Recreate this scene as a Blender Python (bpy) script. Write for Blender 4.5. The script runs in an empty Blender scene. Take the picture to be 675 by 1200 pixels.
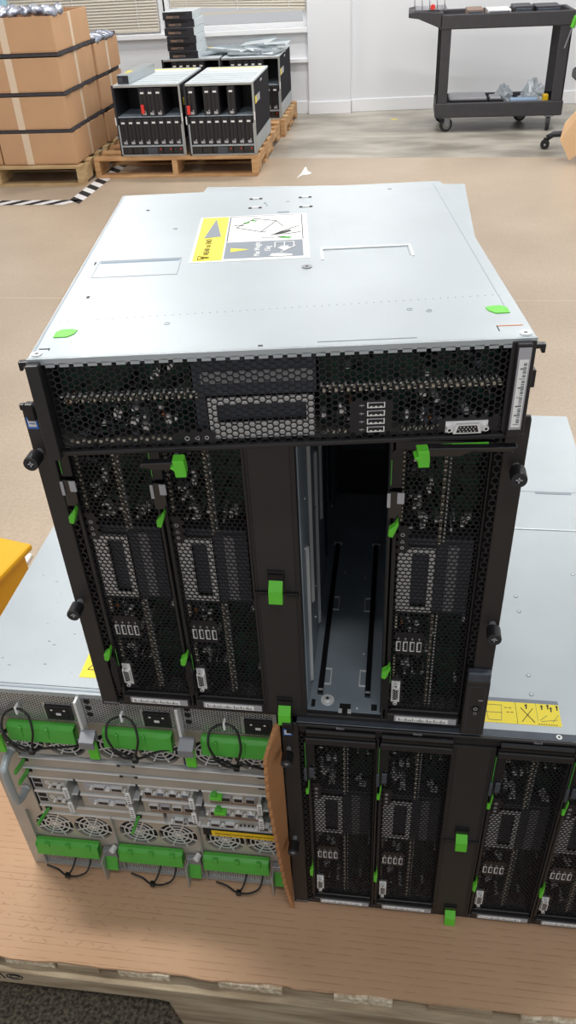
import bpy, math, random
from mathutils import Matrix, Vector
PI = math.pi
C = bpy.context.scene.collection
SC = bpy.context.scene
rnd = random.Random(7)

# ------------------------------------------------------------------ materials
def lin(c):
    return tuple(((v/12.92) if v <= 0.04045 else ((v+0.055)/1.055)**2.4) for v in c)
def rgb(r, g, b): return lin((r/255, g/255, b/255))
M = {}
def mat(name, col, rough=.5, metal=0., spec=.5, bump=0., bscale=200., vary=0., vscale=8., col2=None, coat=0., alpha=1., stretch=None, bdist=.002):
    m = bpy.data.materials.new(name); m.use_nodes = True
    nt = m.node_tree; b = nt.nodes['Principled BSDF']
    b.inputs['Base Color'].default_value = (*col, 1)
    b.inputs['Roughness'].default_value = rough
    b.inputs['Metallic'].default_value = metal
    b.inputs['Specular IOR Level'].default_value = spec
    b.inputs['Coat Weight'].default_value = coat
    b.inputs['Alpha'].default_value = alpha
    tc = nt.nodes.new('ShaderNodeTexCoord')
    src = tc.outputs['Object']
    if stretch:
        mp = nt.nodes.new('ShaderNodeMapping'); mp.inputs['Scale'].default_value = stretch
        nt.links.new(src, mp.inputs['Vector']); src = mp.outputs['Vector']
    if vary or col2:
        n = nt.nodes.new('ShaderNodeTexNoise'); n.inputs['Scale'].default_value = vscale
        n.inputs['Detail'].default_value = 5
        nt.links.new(src, n.inputs['Vector'])
        r = nt.nodes.new('ShaderNodeValToRGB')
        c2 = col2 if col2 else tuple(v*(1-vary) for v in col)
        r.color_ramp.elements[0].position = .35; r.color_ramp.elements[1].position = .65
        r.color_ramp.elements[0].color = (*c2, 1); r.color_ramp.elements[1].color = (*col, 1)
        nt.links.new(n.outputs['Fac'], r.inputs['Fac']); nt.links.new(r.outputs['Color'], b.inputs['Base Color'])
    if bump:
        n = nt.nodes.new('ShaderNodeTexNoise'); n.inputs['Scale'].default_value = bscale
        n.inputs['Detail'].default_value = 3
        nt.links.new(src, n.inputs['Vector'])
        bp = nt.nodes.new('ShaderNodeBump'); bp.inputs['Strength'].default_value = bump; bp.inputs['Distance'].default_value = bdist
        nt.links.new(n.outputs['Fac'], bp.inputs['Height']); nt.links.new(bp.outputs['Normal'], b.inputs['Normal'])
    M[name] = m
    return m

mat('galvanised', rgb(182,190,195), .42, .5, vary=.07, vscale=9, bump=.05, bscale=600)
mat('pale_zinc', rgb(214,222,226), .5, .2, vary=.05, vscale=10)
mat('galvanised_rough', rgb(186,188,186), .45, .6, vary=.12, vscale=20)
mat('grille_silver', rgb(205,205,205), .35, .7)
mat('module_plate', rgb(190,183,172), .5, .45, vary=.1, vscale=14)
mat('plate_edge', rgb(228,229,230), .35, .4)
mat('black_steel', rgb(40,38,40), .42, .1, vary=.12, vscale=40, bump=.05, bscale=900)
mat('black_mesh', rgb(34,33,37), .38, .25)
mat('black_plastic', rgb(24,24,27), .35)
mat('gloss_black', rgb(18,18,22), .15, coat=.6)
mat('inner_dark', rgb(13,13,16), .7)
mat('ear_black', rgb(47,43,42), .5, .1, bump=.06, bscale=1200)
mat('filler_black', rgb(44,42,42), .45, .05, bump=.05, bscale=1000)
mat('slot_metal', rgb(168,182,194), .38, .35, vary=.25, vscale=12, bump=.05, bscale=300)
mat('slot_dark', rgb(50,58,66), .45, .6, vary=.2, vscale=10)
mat('green', rgb(98,200,54), .4, vary=.06, vscale=60)
mat('green_deep', rgb(80,172,64), .42, vary=.08, vscale=50)
mat('pcb', rgb(14,74,56), .4, col2=rgb(8,22,20), vscale=160)
mat('bright_metal', rgb(236,236,236), .3, .25)
mat('cream_metal', rgb(236,226,206), .35, .15)
mat('mid_grey', rgb(84,90,100), .45, .4, vary=.2, vscale=60)
mat('bracket_grey', rgb(150,152,158), .4, .5)
mat('light_grey', rgb(176,176,182), .45, .2)
mat('white_paper', rgb(238,238,236), .6)
mat('blue_print', rgb(56,112,196), .5)
mat('side_black', rgb(50,50,54), .95, 0, spec=.1)
mat('joint', rgb(206,190,170), .5)
mat('yellow_paper', rgb(248,226,62), .5)
mat('yellow_label', rgb(238,196,26), .45)
mat('label_grey', rgb(128,136,146), .55)
mat('ink', rgb(28,32,36), .6)
mat('ink_grey', rgb(98,104,112), .6)
mat('copper', rgb(205,130,80), .35, .6)
mat('brown_part', rgb(140,116,100), .5, .2)
mat('seam', rgb(150,160,168), .5, .5)
mat('scuff', rgb(108,128,146), .5, .3)
mat('wood', rgb(206,180,136), .75, col2=rgb(176,146,104), vscale=6, stretch=(1,1,6), bump=.3, bscale=60)
mat('wood_orange', rgb(212,170,122), .72, col2=rgb(178,134,90), vscale=6, stretch=(1,1,6), bump=.3, bscale=60)
mat('wood_pale', rgb(184,168,142), .8, col2=rgb(140,122,98), vscale=8, stretch=(1,8,8), bump=.4, bscale=90)
mat('wood_grey', rgb(122,114,108), .85, col2=rgb(86,80,78), vscale=10, bump=.4, bscale=90)
mat('wood_end', rgb(222,212,192), .8, col2=rgb(170,150,120), vscale=120)
mat('box_card', rgb(202,160,122), .8, vary=.06, vscale=6, bump=.08, bscale=40)
mat('tape', rgb(226,204,178), .3)
mat('foam', rgb(72,68,72), .8, vary=.3, vscale=60)
mat('foil', rgb(206,210,222), .28, .75, col2=rgb(140,146,164), vscale=30, bump=.6, bscale=60, bdist=.01)
mat('wall_white', rgb(232,234,238), .6, vary=.03, vscale=2)
mat('trim_white', rgb(240,241,244), .45)
mat('blind', rgb(206,198,184), .55)
mat('enclosure_black', rgb(46,46,52), .45, .2)
mat('enclosure_inside', rgb(24,26,32), .4, .3)
mat('cart_plastic', rgb(66,64,68), .6, vary=.15, vscale=20, bump=.15, bscale=400)
mat('rubber', rgb(42,42,44), .7)
mat('tyre_grey', rgb(120,120,116), .6)
mat('red', rgb(226,58,48), .45)
mat('pale_board', rgb(236,196,152), .7, vary=.05, vscale=9)
mat('yellow_tote', rgb(240,178,24), .4, vary=.03, vscale=20)
mat('cyan', rgb(168,214,236), .5)
mat('clear_bag', rgb(200,208,214), .2, .2, bump=.7, bscale=50, bdist=.01)
mat('pale_blue', rgb(150,176,204), .5)
mat('tie_black', rgb(20,20,20), .35)
mat('white_plastic', rgb(236,236,236), .4)
mat('green_dark_led', rgb(30,120,30), .4)

def wood_dark(): pass

# floor: beige sealed concrete that turns grey beyond a coating edge
def floor_material():
    m = bpy.data.materials.new('coated_concrete'); m.use_nodes = True
    nt = m.node_tree; N = nt.nodes; L = nt.links; b = N['Principled BSDF']
    tc = N.new('ShaderNodeTexCoord')
    sep = N.new('ShaderNodeSeparateXYZ'); L.new(tc.outputs['Object'], sep.inputs[0])
    def noise(s, d=4, stretch=(1,1,1)):
        mp = N.new('ShaderNodeMapping'); mp.inputs['Scale'].default_value = stretch; L.new(tc.outputs['Object'], mp.inputs[0])
        n = N.new('ShaderNodeTexNoise'); n.inputs['Scale'].default_value = s; n.inputs['Detail'].default_value = d; L.new(mp.outputs[0], n.inputs['Vector']); return n.outputs['Fac']
    def ramp(f, a, b_, p0=.35, p1=.65):
        r = N.new('ShaderNodeValToRGB'); r.color_ramp.elements[0].position = p0; r.color_ramp.elements[1].position = p1
        r.color_ramp.elements[0].color = (*a,1); r.color_ramp.elements[1].color = (*b_,1); L.new(f, r.inputs[0]); return r.outputs[0]
    beige = ramp(noise(1.3), rgb(176,158,138), rgb(192,174,153))
    speck = ramp(noise(90, 2), (.80,.80,.80), (1.06,1.06,1.06), .3, .7)
    mx = N.new('ShaderNodeMixRGB'); mx.blend_type = 'MULTIPLY'; mx.inputs[0].default_value = .6; L.new(beige, mx.inputs[1]); L.new(speck, mx.inputs[2])
    grey = ramp(noise(2.2, 6, (1,2.2,1)), rgb(138,132,122), rgb(184,178,166), .35, .62)
    # boundary y > 5.6 - .05 x
    ma = N.new('ShaderNodeMath'); ma.operation = 'MULTIPLY_ADD'; ma.inputs[1].default_value = .05; L.new(sep.outputs[0], ma.inputs[0]); L.new(sep.outputs[1], ma.inputs[2])
    gt = N.new('ShaderNodeMath'); gt.operation = 'GREATER_THAN'; gt.inputs[1].default_value = 5.6; L.new(ma.outputs[0], gt.inputs[0])
    m2 = N.new('ShaderNodeMixRGB'); L.new(gt.outputs[0], m2.inputs[0]); L.new(mx.outputs[0], m2.inputs[1]); L.new(grey, m2.inputs[2])
    L.new(m2.outputs[0], b.inputs['Base Color'])
    b.inputs['Roughness'].default_value = .38
    b.inputs['Specular IOR Level'].default_value = .45
    M['floor'] = m
floor_material()

def corrugated(name, c1, c2, axis, freq, wavy=.25, bump=.35, line=.6):
    """kraft cardboard with flute ridges running across `axis`."""
    m = bpy.data.materials.new(name); m.use_nodes = True
    nt = m.node_tree; N = nt.nodes; L = nt.links; b = N['Principled BSDF']
    tc = N.new('ShaderNodeTexCoord')
    w = N.new('ShaderNodeTexWave'); w.wave_type = 'BANDS'; w.bands_direction = axis; w.inputs['Scale'].default_value = freq
    w.inputs['Distortion'].default_value = wavy; w.inputs['Detail'].default_value = 0; w.inputs['Detail Scale'].default_value = .6
    L.new(tc.outputs['Object'], w.inputs['Vector'])
    n = N.new('ShaderNodeTexNoise'); n.inputs['Scale'].default_value = 4; n.inputs['Detail'].default_value = 3; L.new(tc.outputs['Object'], n.inputs['Vector'])
    r = N.new('ShaderNodeValToRGB'); r.color_ramp.elements[0].position = .3; r.color_ramp.elements[1].position = .7
    r.color_ramp.elements[0].color = (*c2,1); r.color_ramp.elements[1].color = (*c1,1); L.new(n.outputs['Fac'], r.inputs[0])
    n2 = N.new('ShaderNodeTexNoise'); n2.inputs['Scale'].default_value = 45; n2.inputs['Detail'].default_value = 2; L.new(tc.outputs['Object'], n2.inputs['Vector'])
    rn = N.new('ShaderNodeValToRGB'); rn.color_ramp.elements[0].position = .38; rn.color_ramp.elements[1].position = .6; L.new(n2.outputs['Fac'], rn.inputs[0])
    r2 = N.new('ShaderNodeValToRGB'); r2.color_ramp.elements[0].position = 0; r2.color_ramp.elements[1].position = .06
    r2.color_ramp.elements[0].color = (.62,.56,.50,1); r2.color_ramp.elements[1].color = (1,1,1,1); L.new(w.outputs['Fac'], r2.inputs[0])
    fm = N.new('ShaderNodeMath'); fm.operation = 'MULTIPLY'; fm.inputs[1].default_value = line; L.new(rn.outputs[0], fm.inputs[0])
    mx = N.new('ShaderNodeMixRGB'); mx.blend_type = 'MULTIPLY'; L.new(fm.outputs[0], mx.inputs[0])
    L.new(r.outputs[0], mx.inputs[1]); L.new(r2.outputs[0], mx.inputs[2]); L.new(mx.outputs[0], b.inputs['Base Color'])
    bp = N.new('ShaderNodeBump'); bp.inputs['Strength'].default_value = bump; bp.inputs['Distance'].default_value = .0006
    L.new(w.outputs['Fac'], bp.inputs['Height']); L.new(bp.outputs[0], b.inputs['Normal'])
    b.inputs['Roughness'].default_value = .75; b.inputs['Specular IOR Level'].default_value = .3
    M[name] = m
corrugated('kraft_sheet', rgb(202,166,134), rgb(192,154,122), 'Y', 30, wavy=0, bump=.15, line=.75)
corrugated('kraft_flap', rgb(186,134,90), rgb(160,110,72), 'Z', 60, bump=.4, line=.5)

def carpet_material():
    m = bpy.data.materials.new('speckled_mat'); m.use_nodes = True
    nt = m.node_tree; N = nt.nodes; L = nt.links; b = N['Principled BSDF']
    tc = N.new('ShaderNodeTexCoord')
    n = N.new('ShaderNodeTexNoise'); n.inputs['Scale'].default_value = 170; n.inputs['Detail'].default_value = 3; L.new(tc.outputs['Object'], n.inputs['Vector'])
    r = N.new('ShaderNodeValToRGB'); r.color_ramp.elements[0].position = .35; r.color_ramp.elements[1].position = .68
    r.color_ramp.elements[0].color = (*rgb(62,56,48),1); r.color_ramp.elements[1].color = (*rgb(128,118,102),1)
    L.new(n.outputs['Fac'], r.inputs[0]); L.new(r.outputs[0], b.inputs['Base Color'])
    bp = N.new('ShaderNodeBump'); bp.inputs['Strength'].default_value = .9; bp.inputs['Distance'].default_value = .004
    L.new(n.outputs['Fac'], bp.inputs['Height']); L.new(bp.outputs[0], b.inputs['Normal'])
    b.inputs['Roughness'].default_value = .9
    M['speckle'] = m
carpet_material()

# ------------------------------------------------------------------ mesh builder
class MB:
    def __init__(s): s.v = []; s.f = []; s.m = []; s.mats = []
    def mi(s, m):
        if m not in s.mats: s.mats.append(m)
        return s.mats.index(m)
    def add(s, vs, fs, m):
        o = len(s.v); k = s.mi(m)
        s.v += [tuple(p) for p in vs]; s.f += [tuple(i+o for i in f) for f in fs]; s.m += [k]*len(fs)
        return s
    def box(s, x0, x1, y0, y1, z0, z1, m, mtx=None):
        vs = [(x,y,z) for x in (x0,x1) for y in (y0,y1) for z in (z0,z1)]
        if mtx: vs = [mtx @ Vector(p) for p in vs]
        return s.add(vs, [(0,1,3,2),(4,6,7,5),(0,4,5,1),(2,3,7,6),(0,2,6,4),(1,5,7,3)], m)
    def prism(s, poly, axis, a, b, m, mtx=None):
        """poly: 2-D outline, ccw; axis = extrusion axis; remaining axes in order (x,y)/(x,z)/(y,z)."""
        def P(u, v, w): return {'z':(u,v,w), 'y':(u,w,v), 'x':(w,u,v)}[axis]
        n = len(poly)
        vs = [P(u,v,a) for u,v in poly] + [P(u,v,b) for u,v in poly]
        if mtx: vs = [mtx @ Vector(p) for p in vs]
        fs = [tuple(range(n))[::-1], tuple(range(n, 2*n))] + [(i,(i+1)%n,(i+1)%n+n,i+n) for i in range(n)]
        if axis == 'y': fs = [f[::-1] for f in fs]
        return s.add(vs, fs, m)
    def cyl(s, p0, p1, r, m, n=16, r1=None, cap=True):
        p0 = Vector(p0); p1 = Vector(p1); d = (p1-p0).normalized()
        a = d.orthogonal().normalized(); b = d.cross(a); r1 = r if r1 is None else r1
        vs = [p0+(a*math.cos(t)+b*math.sin(t))*r for t in [2*PI*i/n for i in range(n)]] + [p1+(a*math.cos(t)+b*math.sin(t))*r1 for t in [2*PI*i/n for i in range(n)]]
        fs = [(i,(i+1)%n,(i+1)%n+n,i+n) for i in range(n)]
        if cap: fs += [tuple(range(n))[::-1], tuple(range(n,2*n))]
        return s.add(vs, fs, m)
    def ring(s, c, axis, r0, r1, w, m, n=32):
        """flat annulus with thickness w along axis starting at c (towards +axis)."""
        A = {'x':(Vector((0,1,0)),Vector((0,0,1)),Vector((1,0,0))), 'y':(Vector((1,0,0)),Vector((0,0,1)),Vector((0,1,0))), 'z':(Vector((1,0,0)),Vector((0,1,0)),Vector((0,0,1)))}[axis]
        c = Vector(c); vs = []
        for i in range(n):
            t = 2*PI*i/n; d = A[0]*math.cos(t)+A[1]*math.sin(t)
            vs += [c+d*r0, c+d*r1, c+d*r0+A[2]*w, c+d*r1+A[2]*w]
        fs = []
        for i in range(n):
            a = 4*i; b = 4*((i+1)%n)
            fs += [(a,a+1,b+1,b),(a+2,b+2,b+3,a+3),(a,b,b+2,a+2),(a+1,a+3,b+3,b+1)]
        return s.add(vs, fs, m)
    def bar(s, p0, p1, w, t, m):
        """four-sided bar from p0 to p1; w, t = half-width vectors."""
        p0, p1, w, t = Vector(p0), Vector(p1), Vector(w), Vector(t)
        vs = [p+w*a+t*b for p in (p0,p1) for a,b in ((-1,-1),(1,-1),(1,1),(-1,1))]
        return s.add(vs, [(3,2,1,0),(4,5,6,7),(0,1,5,4),(1,2,6,5),(2,3,7,6),(3,0,4,7)], m)
    def tube(s, pts, r, m, n=8, closed=False):
        pts = [Vector(p) for p in pts]; N_ = len(pts); vs = []; prev = None
        for i, p in enumerate(pts):
            if closed: d = (pts[(i+1)%N_]-pts[i-1]).normalized()
            else: d = (pts[min(i+1,N_-1)]-pts[max(i-1,0)]).normalized()
            if prev is None: a = d.orthogonal().normalized()
            else: a = (prev - d*prev.dot(d)).normalized()
            prev = a; b = d.cross(a)
            vs += [p+(a*math.cos(2*PI*k/n)+b*math.sin(2*PI*k/n))*r for k in range(n)]
        fs = []
        for i in range(N_ if closed else N_-1):
            j = (i+1)%N_
            fs += [(i*n+k, i*n+(k+1)%n, j*n+(k+1)%n, j*n+k) for k in range(n)]
        if not closed: fs += [tuple(range(n))[::-1], tuple(range((N_-1)*n, N_*n))]
        return s.add(vs, fs, m)
    def hexgrid(s, x0, x1, z0, z1, p, hole, m, y=0., t=.001, solid=None, pointy=True):
        """perforated sheet in the xz plane facing -y; hexagonal holes that go through."""
        R_ = p/math.sqrt(3); k = s.mi(m)
        dx, dz = (p, p*math.sqrt(3)/2)
        a0 = PI/6 if pointy else 0
        if not pointy: dx, dz = dz, dx
        nx = int((x1-x0)/dx)+1; nz = int((z1-z0)/dz)+1
        ang = [a0+PI/3*i for i in range(6)]
        for i in range(nx+1):
            for j in range(nz+1):
                cx = x0+i*dx; cz = z0+j*dz
                if pointy: cx += (j%2)*dx/2
                else: cz += (i%2)*dz/2
                if cx > x1 or cz > z1: continue
                o = len(s.v)
                out = [(min(max(cx+R_*math.cos(t_),x0),x1), min(max(cz+R_*math.sin(t_),z0),z1)) for t_ in ang]
                if solid and solid(cx, cz):
                    s.v += [(u,y,v) for u,v in out]; s.f.append(tuple(o+q for q in range(6))); s.m.append(k); continue
                inn = [(min(max(cx+R_*hole*math.cos(t_),x0),x1), min(max(cz+R_*hole*math.sin(t_),z0),z1)) for t_ in ang]
                s.v += [(u,y,v) for u,v in out] + [(u,y,v) for u,v in inn] + [(u,y+t,v) for u,v in inn]
                for q in range(6):
                    w = (q+1)%6
                    s.f.append((o+q,o+w,o+6+w,o+6+q)); s.f.append((o+6+q,o+6+w,o+12+w,o+12+q)); s.m += [k,k]
        return s
    def mesh(s, name, smooth=False):
        me = bpy.data.meshes.new(name); me.from_pydata(s.v, [], s.f)
        for m in s.mats: me.materials.append(M[m])
        me.polygons.foreach_set('material_index', s.m)
        if smooth: me.polygons.foreach_set('use_smooth', [True]*len(s.f))
        me.update(); return me
    def build(s, name, parent=None, bevel=0., smooth=False, label=None, seg=2):
        o = bpy.data.objects.new(name, s.mesh(name, smooth)); C.objects.link(o)
        if parent: o.parent = parent
        if bevel:
            b = o.modifiers.new('bevel', 'BEVEL'); b.width = bevel; b.segments = seg; b.limit_method = 'ANGLE'; b.angle_limit = .7
        if label: o['label'] = label
        return o

def thing(name, label, cat, loc=(0,0,0), rot=(0,0,0), group=None):
    o = bpy.data.objects.new(name, None); C.objects.link(o); o.empty_display_size = .05
    o.location = loc; o.rotation_euler = rot
    return tag(o, label, cat, group)
def tag(o, label, cat, group=None, kind=None):
    o['label'] = label; o['category'] = cat
    if group: o['group'] = group
    if kind: o['kind'] = kind
    return o
def structure(o): o['kind'] = 'structure'; return o
def dup(root, loc=None, rot=None, label=None, group=None):
    def cp(o, par):
        c = o.copy(); C.objects.link(c)
        if par: c.parent = par
        for ch in list(o.children): cp(ch, c)
        return c
    r = cp(root, None)
    if loc is not None: r.location = loc
    if rot is not None: r.rotation_euler = rot
    if label: r['label'] = label
    if group: r['group'] = group
    return r

def text_obj(name, s, size, m, mtx, parent=None, align='CENTER', thick=.0001, bold=0.):
    cu = bpy.data.curves.new(name, 'FONT'); cu.body = s; cu.size = size; cu.align_x = align; cu.align_y = 'CENTER'; cu.extrude = thick; cu.offset = bold
    tmp = bpy.data.objects.new(name, cu); C.objects.link(tmp)
    dg = bpy.context.evaluated_depsgraph_get(); dg.update()
    me = bpy.data.meshes.new_from_object(tmp.evaluated_get(dg))
    bpy.data.objects.remove(tmp); me.transform(mtx); me.materials.clear(); me.materials.append(M[m]); me.name = name
    o = bpy.data.objects.new(name, me); C.objects.link(o)
    if parent: o.parent = parent
    return o
def TX(loc, xdir, ydir):
    x = Vector(xdir).normalized(); y = Vector(ydir).normalized(); z = x.cross(y)
    m = Matrix((x, y, z)).transposed().to_4x4(); m.translation = Vector(loc); return m

FZ = -.598       # floor level (the upper enclosure's front bottom edge is the origin; shifted up at the end)

def bez(pts, n=10):
    out = []; P = [Vector(p) for p in pts]
    for i in range(len(P)-1):
        p0 = P[max(i-1,0)]; p1 = P[i]; p2 = P[i+1]; p3 = P[min(i+2,len(P)-1)]
        for k in range(n):
            t_ = k/n; out.append(.5*((2*p1)+(-p0+p2)*t_+(2*p0-5*p1+4*p2-p3)*t_*t_+(-p0+3*p1-3*p2+p3)*t_**3))
    out.append(P[-1]); return out
bez0 = lambda p: bez(p, 6)

# ------------------------------------------------------------------ server blade
BW, BH, BD = .0905, .4085, .4805
RNG = random.Random(3)
def make_blade(label, lever='open'):
    t = thing('blade_server', label, 'server')
    W, H, D = BW, BH, BD
    # casing
    b = MB()
    b.box(0, .0012, .002, D, 0, H, 'galvanised_rough')
    b.box(.0012, W-.0012, .01, D, 0, .0012, 'galvanised_rough')
    b.box(.0012, W-.0012, .01, D, H-.0012, H, 'galvanised_rough')
    b.box(.0012, W-.0012, D-.0015, D, .0012, H-.0012, 'galvanised_rough')
    b.build('casing', t)
    MB().box(W-.0012, W, .0015, D, 0, H, 'galvanised').build('side_cover', t)
    # front frame
    f = MB()
    f.box(0, .0045, -.004, .004, 0, H, 'black_steel')
    f.box(W-.0022, W, -.001, .003, .008, H-.008, 'black_steel')
    f.prism([(.0,-.011),(W-.001,-.011),(W-.001,.006),(.0,.006)], 'z', H-.011, H, 'black_steel')
    f.prism([(.0,0),(.0,.014),(.008,.020),(W-.001,.020),(W-.001,0)], 'y', -.0035, .0, 'black_steel')
    f.box(.003, W-.001, -.009, -.0035, .0045, .0165, 'black_steel')
    f.build('front_frame', t, bevel=.0012)
    lb = MB()
    lb.box(.012, W-.004, -.0098, -.0091, .0055, .0155, 'light_grey')
    lb.box(.0145, W-.014, -.0102, -.0099, .0068, .0142, 'white_paper')
    for i in range(34):
        x = .017+i*.0017
        lb.box(x, x+RNG.choice((.0005,.0008,.0011)), -.0104, -.01025, .0078, .0105 if i%5 else .0128, 'ink_grey')
    lb.build('serial_label', t, label='white serial number label strip')
    # perforated grille with solid islands for ports and icons
    def solid(x, z):
        if .008 < x < .042 and .112 < z < .146: return True
        if .005 < x < .0195 and .024 < z < .074: return True
        if .0055 < x < .0165 and .262 < z < .298: return True
        if .0045 < x < .0065: return True
        return False
    g = MB().hexgrid(.0045, W-.0022, .0195, H-.011, .00583, .83, 'black_mesh', y=0, t=.0012, solid=solid)
    g.build('grille', t)
    # what shows through the grille
    k = MB()
    k.box(.002, W-.002, .055, .057, .002, H-.002, 'inner_dark')
    k.box(W-.004, W-.003, .004, .055, .02, H-.01, 'inner_dark')
    k.build('bulkhead', t)
    for (za, zb) in ((.020,.168),(.285,.392)):
        p = MB(); p.box(.004, W-.005, .030, .032, za, zb+.004, 'pcb')
        n = int((zb-za)*900)
        for i in range(n):
            z = RNG.uniform(za, zb); x = RNG.choice((RNG.uniform(.006,.04), RNG.uniform(.006,.085), RNG.uniform(.012,.022)))
            w = RNG.uniform(.0015,.005); h = RNG.uniform(.0015,.006)
            mm = RNG.choice(['inner_dark','inner_dark','mid_grey','mid_grey','bright_metal','pcb','black_plastic','copper' if i%9==0 else 'mid_grey'])
            p.box(x, min(x+w,W-.006), .007+RNG.random()*.012, .030, z, min(z+h,zb+.004), mm)
        p.build('circuit_board', t)
    s = MB()   # bright sheet-metal frame with a dark window, contact clips
    fx0, fx1, f0, f1 = .007, .046, .178, .268
    s.box(fx0, fx0+.015, .0035, .0055, f0, f1, 'bright_metal'); s.box(fx1-.006, fx1, .0035, .0055, f0, f1, 'bright_metal')
    s.box(fx0+.015, fx1-.006, .0035, .0055, f1-.007, f1, 'bright_metal'); s.box(fx0+.015, fx1-.006, .0035, .0055, f0, f0+.007, 'bright_metal')
    s.box(fx0+.015, fx1-.006, .010, .012, f0+.007, f1-.007, 'mid_grey')
    s.build('metal_bracket', t); s = MB()
    for (za, zb) in ((.022,.170),(.275,.388)):
        z = za
        while z < zb:
            s.box(.0475, .050, .004, .012, z, z+.0024, 'cream_metal'); s.box(.0525, .0540, .004, .010, z+.0025, z+.0045, 'bright_metal'); z += .00505
        s.build('metal_clips', t); s = MB()
    z = .030
    while z < .39:
        if not (.105 < z < .15 or .17 < z < .30): s.box(.0075, .0100, .004, .008, z, z+.0026, 'cream_metal')
        z += .00505
    s.build('metal_clips', t); s = MB()
    for (cx, cz) in ((.022,.325),(.027,.300),(.020,.09),(.026,.150),(.070,.302),(.030,.345)):
        for q in range(5):
            x = cx+RNG.uniform(-.006,.006); z = cz+RNG.uniform(-.009,.009); s.box(x, x+.0035, .005, .012, z, z+.0022, 'bright_metal')
    s.build('connectors', t)
    h = MB()
    h.box(.047, .084, .007, .028, .176, .272, 'mid_grey'); h.box(.059, .070, .0055, .0075, .178, .272, 'bracket_grey')
    h.box(.008, .084, .008, .028, .2695, .279, 'mid_grey')
    h.build('heat_sink', t)
    # ports
    for i in range(4):
        x = .0125+i*.0078; u = MB()
        u.box(x-.0026, x+.0026, -.0006, .003, .119, .119+.0009, 'bright_metal'); u.box(x-.0026, x+.0026, -.0006, .003, .1331, .134, 'bright_metal')
        u.box(x-.0026, x-.0019, -.0006, .003, .1199, .1331, 'bright_metal'); u.box(x+.0019, x+.0026, -.0006, .003, .1199, .1331, 'light_grey')
        u.box(x-.0006, x+.0010, -.0003, .003, .121, .1325, 'black_plastic')
        for q in range(3): u.box(x-.0018, x-.0010, -.0003, .003, .1215+q*.004, .1235+q*.004, 'bright_metal')
        u.box(x-.0016, x+.0012, -.0004, -.0001, .1385, .1388, 'light_grey'); u.box(x-.0003, x+.0003, -.0004, -.0001, .1365, .1405, 'light_grey')
        u.build('usb_port', t)
    v = MB()
    v.prism([(.0075,.037),(.0165,.0395),(.0165,.0585),(.0075,.061)], 'y', -.0055, -.0004, 'bright_metal')
    v.prism([(.0088,.0395),(.0152,.0413),(.0152,.0567),(.0088,.0585)], 'y', -.0058, -.0054, 'black_plastic')
    v.box(.0068, .0172, -.0012, 0, .031, .067, 'bright_metal')
    for r in range(3):
        for q in range(5):
            v.cyl((.0100+r*.002, -.0058, .0428+q*.0031+(r%2)*.0012), (.0100+r*.002, -.0062, .0428+q*.0031+(r%2)*.0012), .0005, 'bright_metal', 6)
    v.cyl((.012,-.0066,.0335),(.012,-.0012,.0335), .0026, 'bright_metal', 6); v.cyl((.012,-.0066,.0645),(.012,-.0012,.0645), .0026, 'bright_metal', 6)
    v.cyl((.012,-.0068,.0335),(.012,-.0066,.0335), .0013, 'inner_dark', 8); v.cyl((.012,-.0068,.0645),(.012,-.0066,.0645), .0013, 'inner_dark', 8)
    v.build('video_port', t)
    ic = MB()
    ic.ring((.0110,-.0006,.2885), 'y', .0015, .0022, .0004, 'light_grey', 14)
    for a in range(3):
        t0 = PI/2+a*2*PI/3; t1 = t0+2*PI/3; r = .0024
        ic.tube([(.0110+r*math.cos(t0),-.0005,.2795+r*math.sin(t0)),(.0110+r*math.cos(t1),-.0005,.2795+r*math.sin(t1))], .0003, 'light_grey', 4)
    ic.ring((.0110,-.0006,.2715), 'y', .0012, .0019, .0004, 'light_grey', 14)
    ic.build('indicator_icons', t)
    if lever == 'none': return t
    if lever == 'closed':
        a = MB().box(-.0005, .0065, -.007, -.0045, .318, .398, 'black_plastic').box(-.0012, -.0004, -.008, -.005, .330, .395, 'green_deep').box(.0025,.0115,-.0075,-.0045,.350,.394,'black_plastic').build('locking_lever', t, bevel=.0006)
        MB().box(.0035, .0100, -.010, -.0075, .326, .346, 'mid_grey').box(-.0035, .0005, -.010, -.007, .318, .344, 'mid_grey').build('clip', a, bevel=.0006)
        MB().prism([(-.0020,.290),(.0018,.290),(.0024,.299),(.0035,.318),(.0022,.318),(.0010,.300),(-.0020,.299)], 'y', -.011, -.007, 'green').build('thumb_tab', a, bevel=.0005, label='bright green thumb tab')
        a = MB().box(-.0005, .0035, -.007, -.0045, .022, .085, 'black_plastic').build('locking_lever', t, bevel=.0006)
        MB().prism([(-.0020,.086),(.0022,.082),(.0034,.100),(.0020,.122),(.0006,.104),(-.0020,.100)], 'y', -.012, -.006, 'green').build('thumb_tab', a, bevel=.0005, label='bright green thumb tab')
        return t
    # levers
    L1 = MB()
    L1.prism([(-.004,.352),(-.004,.392),(.0045,.400),(.0075,.400),(.0075,.3525)], 'y', -.0085, -.0042, 'black_plastic')
    L1.box(-.0035, -.0026, -.0095, -.0085, .356, .385, 'green_deep')
    L1.box(-.0045, .0085, -.012, -.0045, .318, .350, 'gloss_black')
    l1 = L1.build('locking_lever', t, bevel=.0008)
    MB().box(-.0062, -.0028, -.0140, -.012, .332, .349, 'light_grey').box(.0035, .0105, -.0140, -.012, .337, .350, 'light_grey').build('clip', l1, bevel=.0006)
    MB().prism([(-.0040,.3000),(.0005,.2985),(.0025,.3035),(.0062,.3145),(.0052,.3195),(.0022,.3135),(-.0035,.3080)], 'y', -.019, -.011, 'green').build('thumb_tab', l1, bevel=.0008, label='bright green thumb tab')
    L2 = MB()
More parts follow.
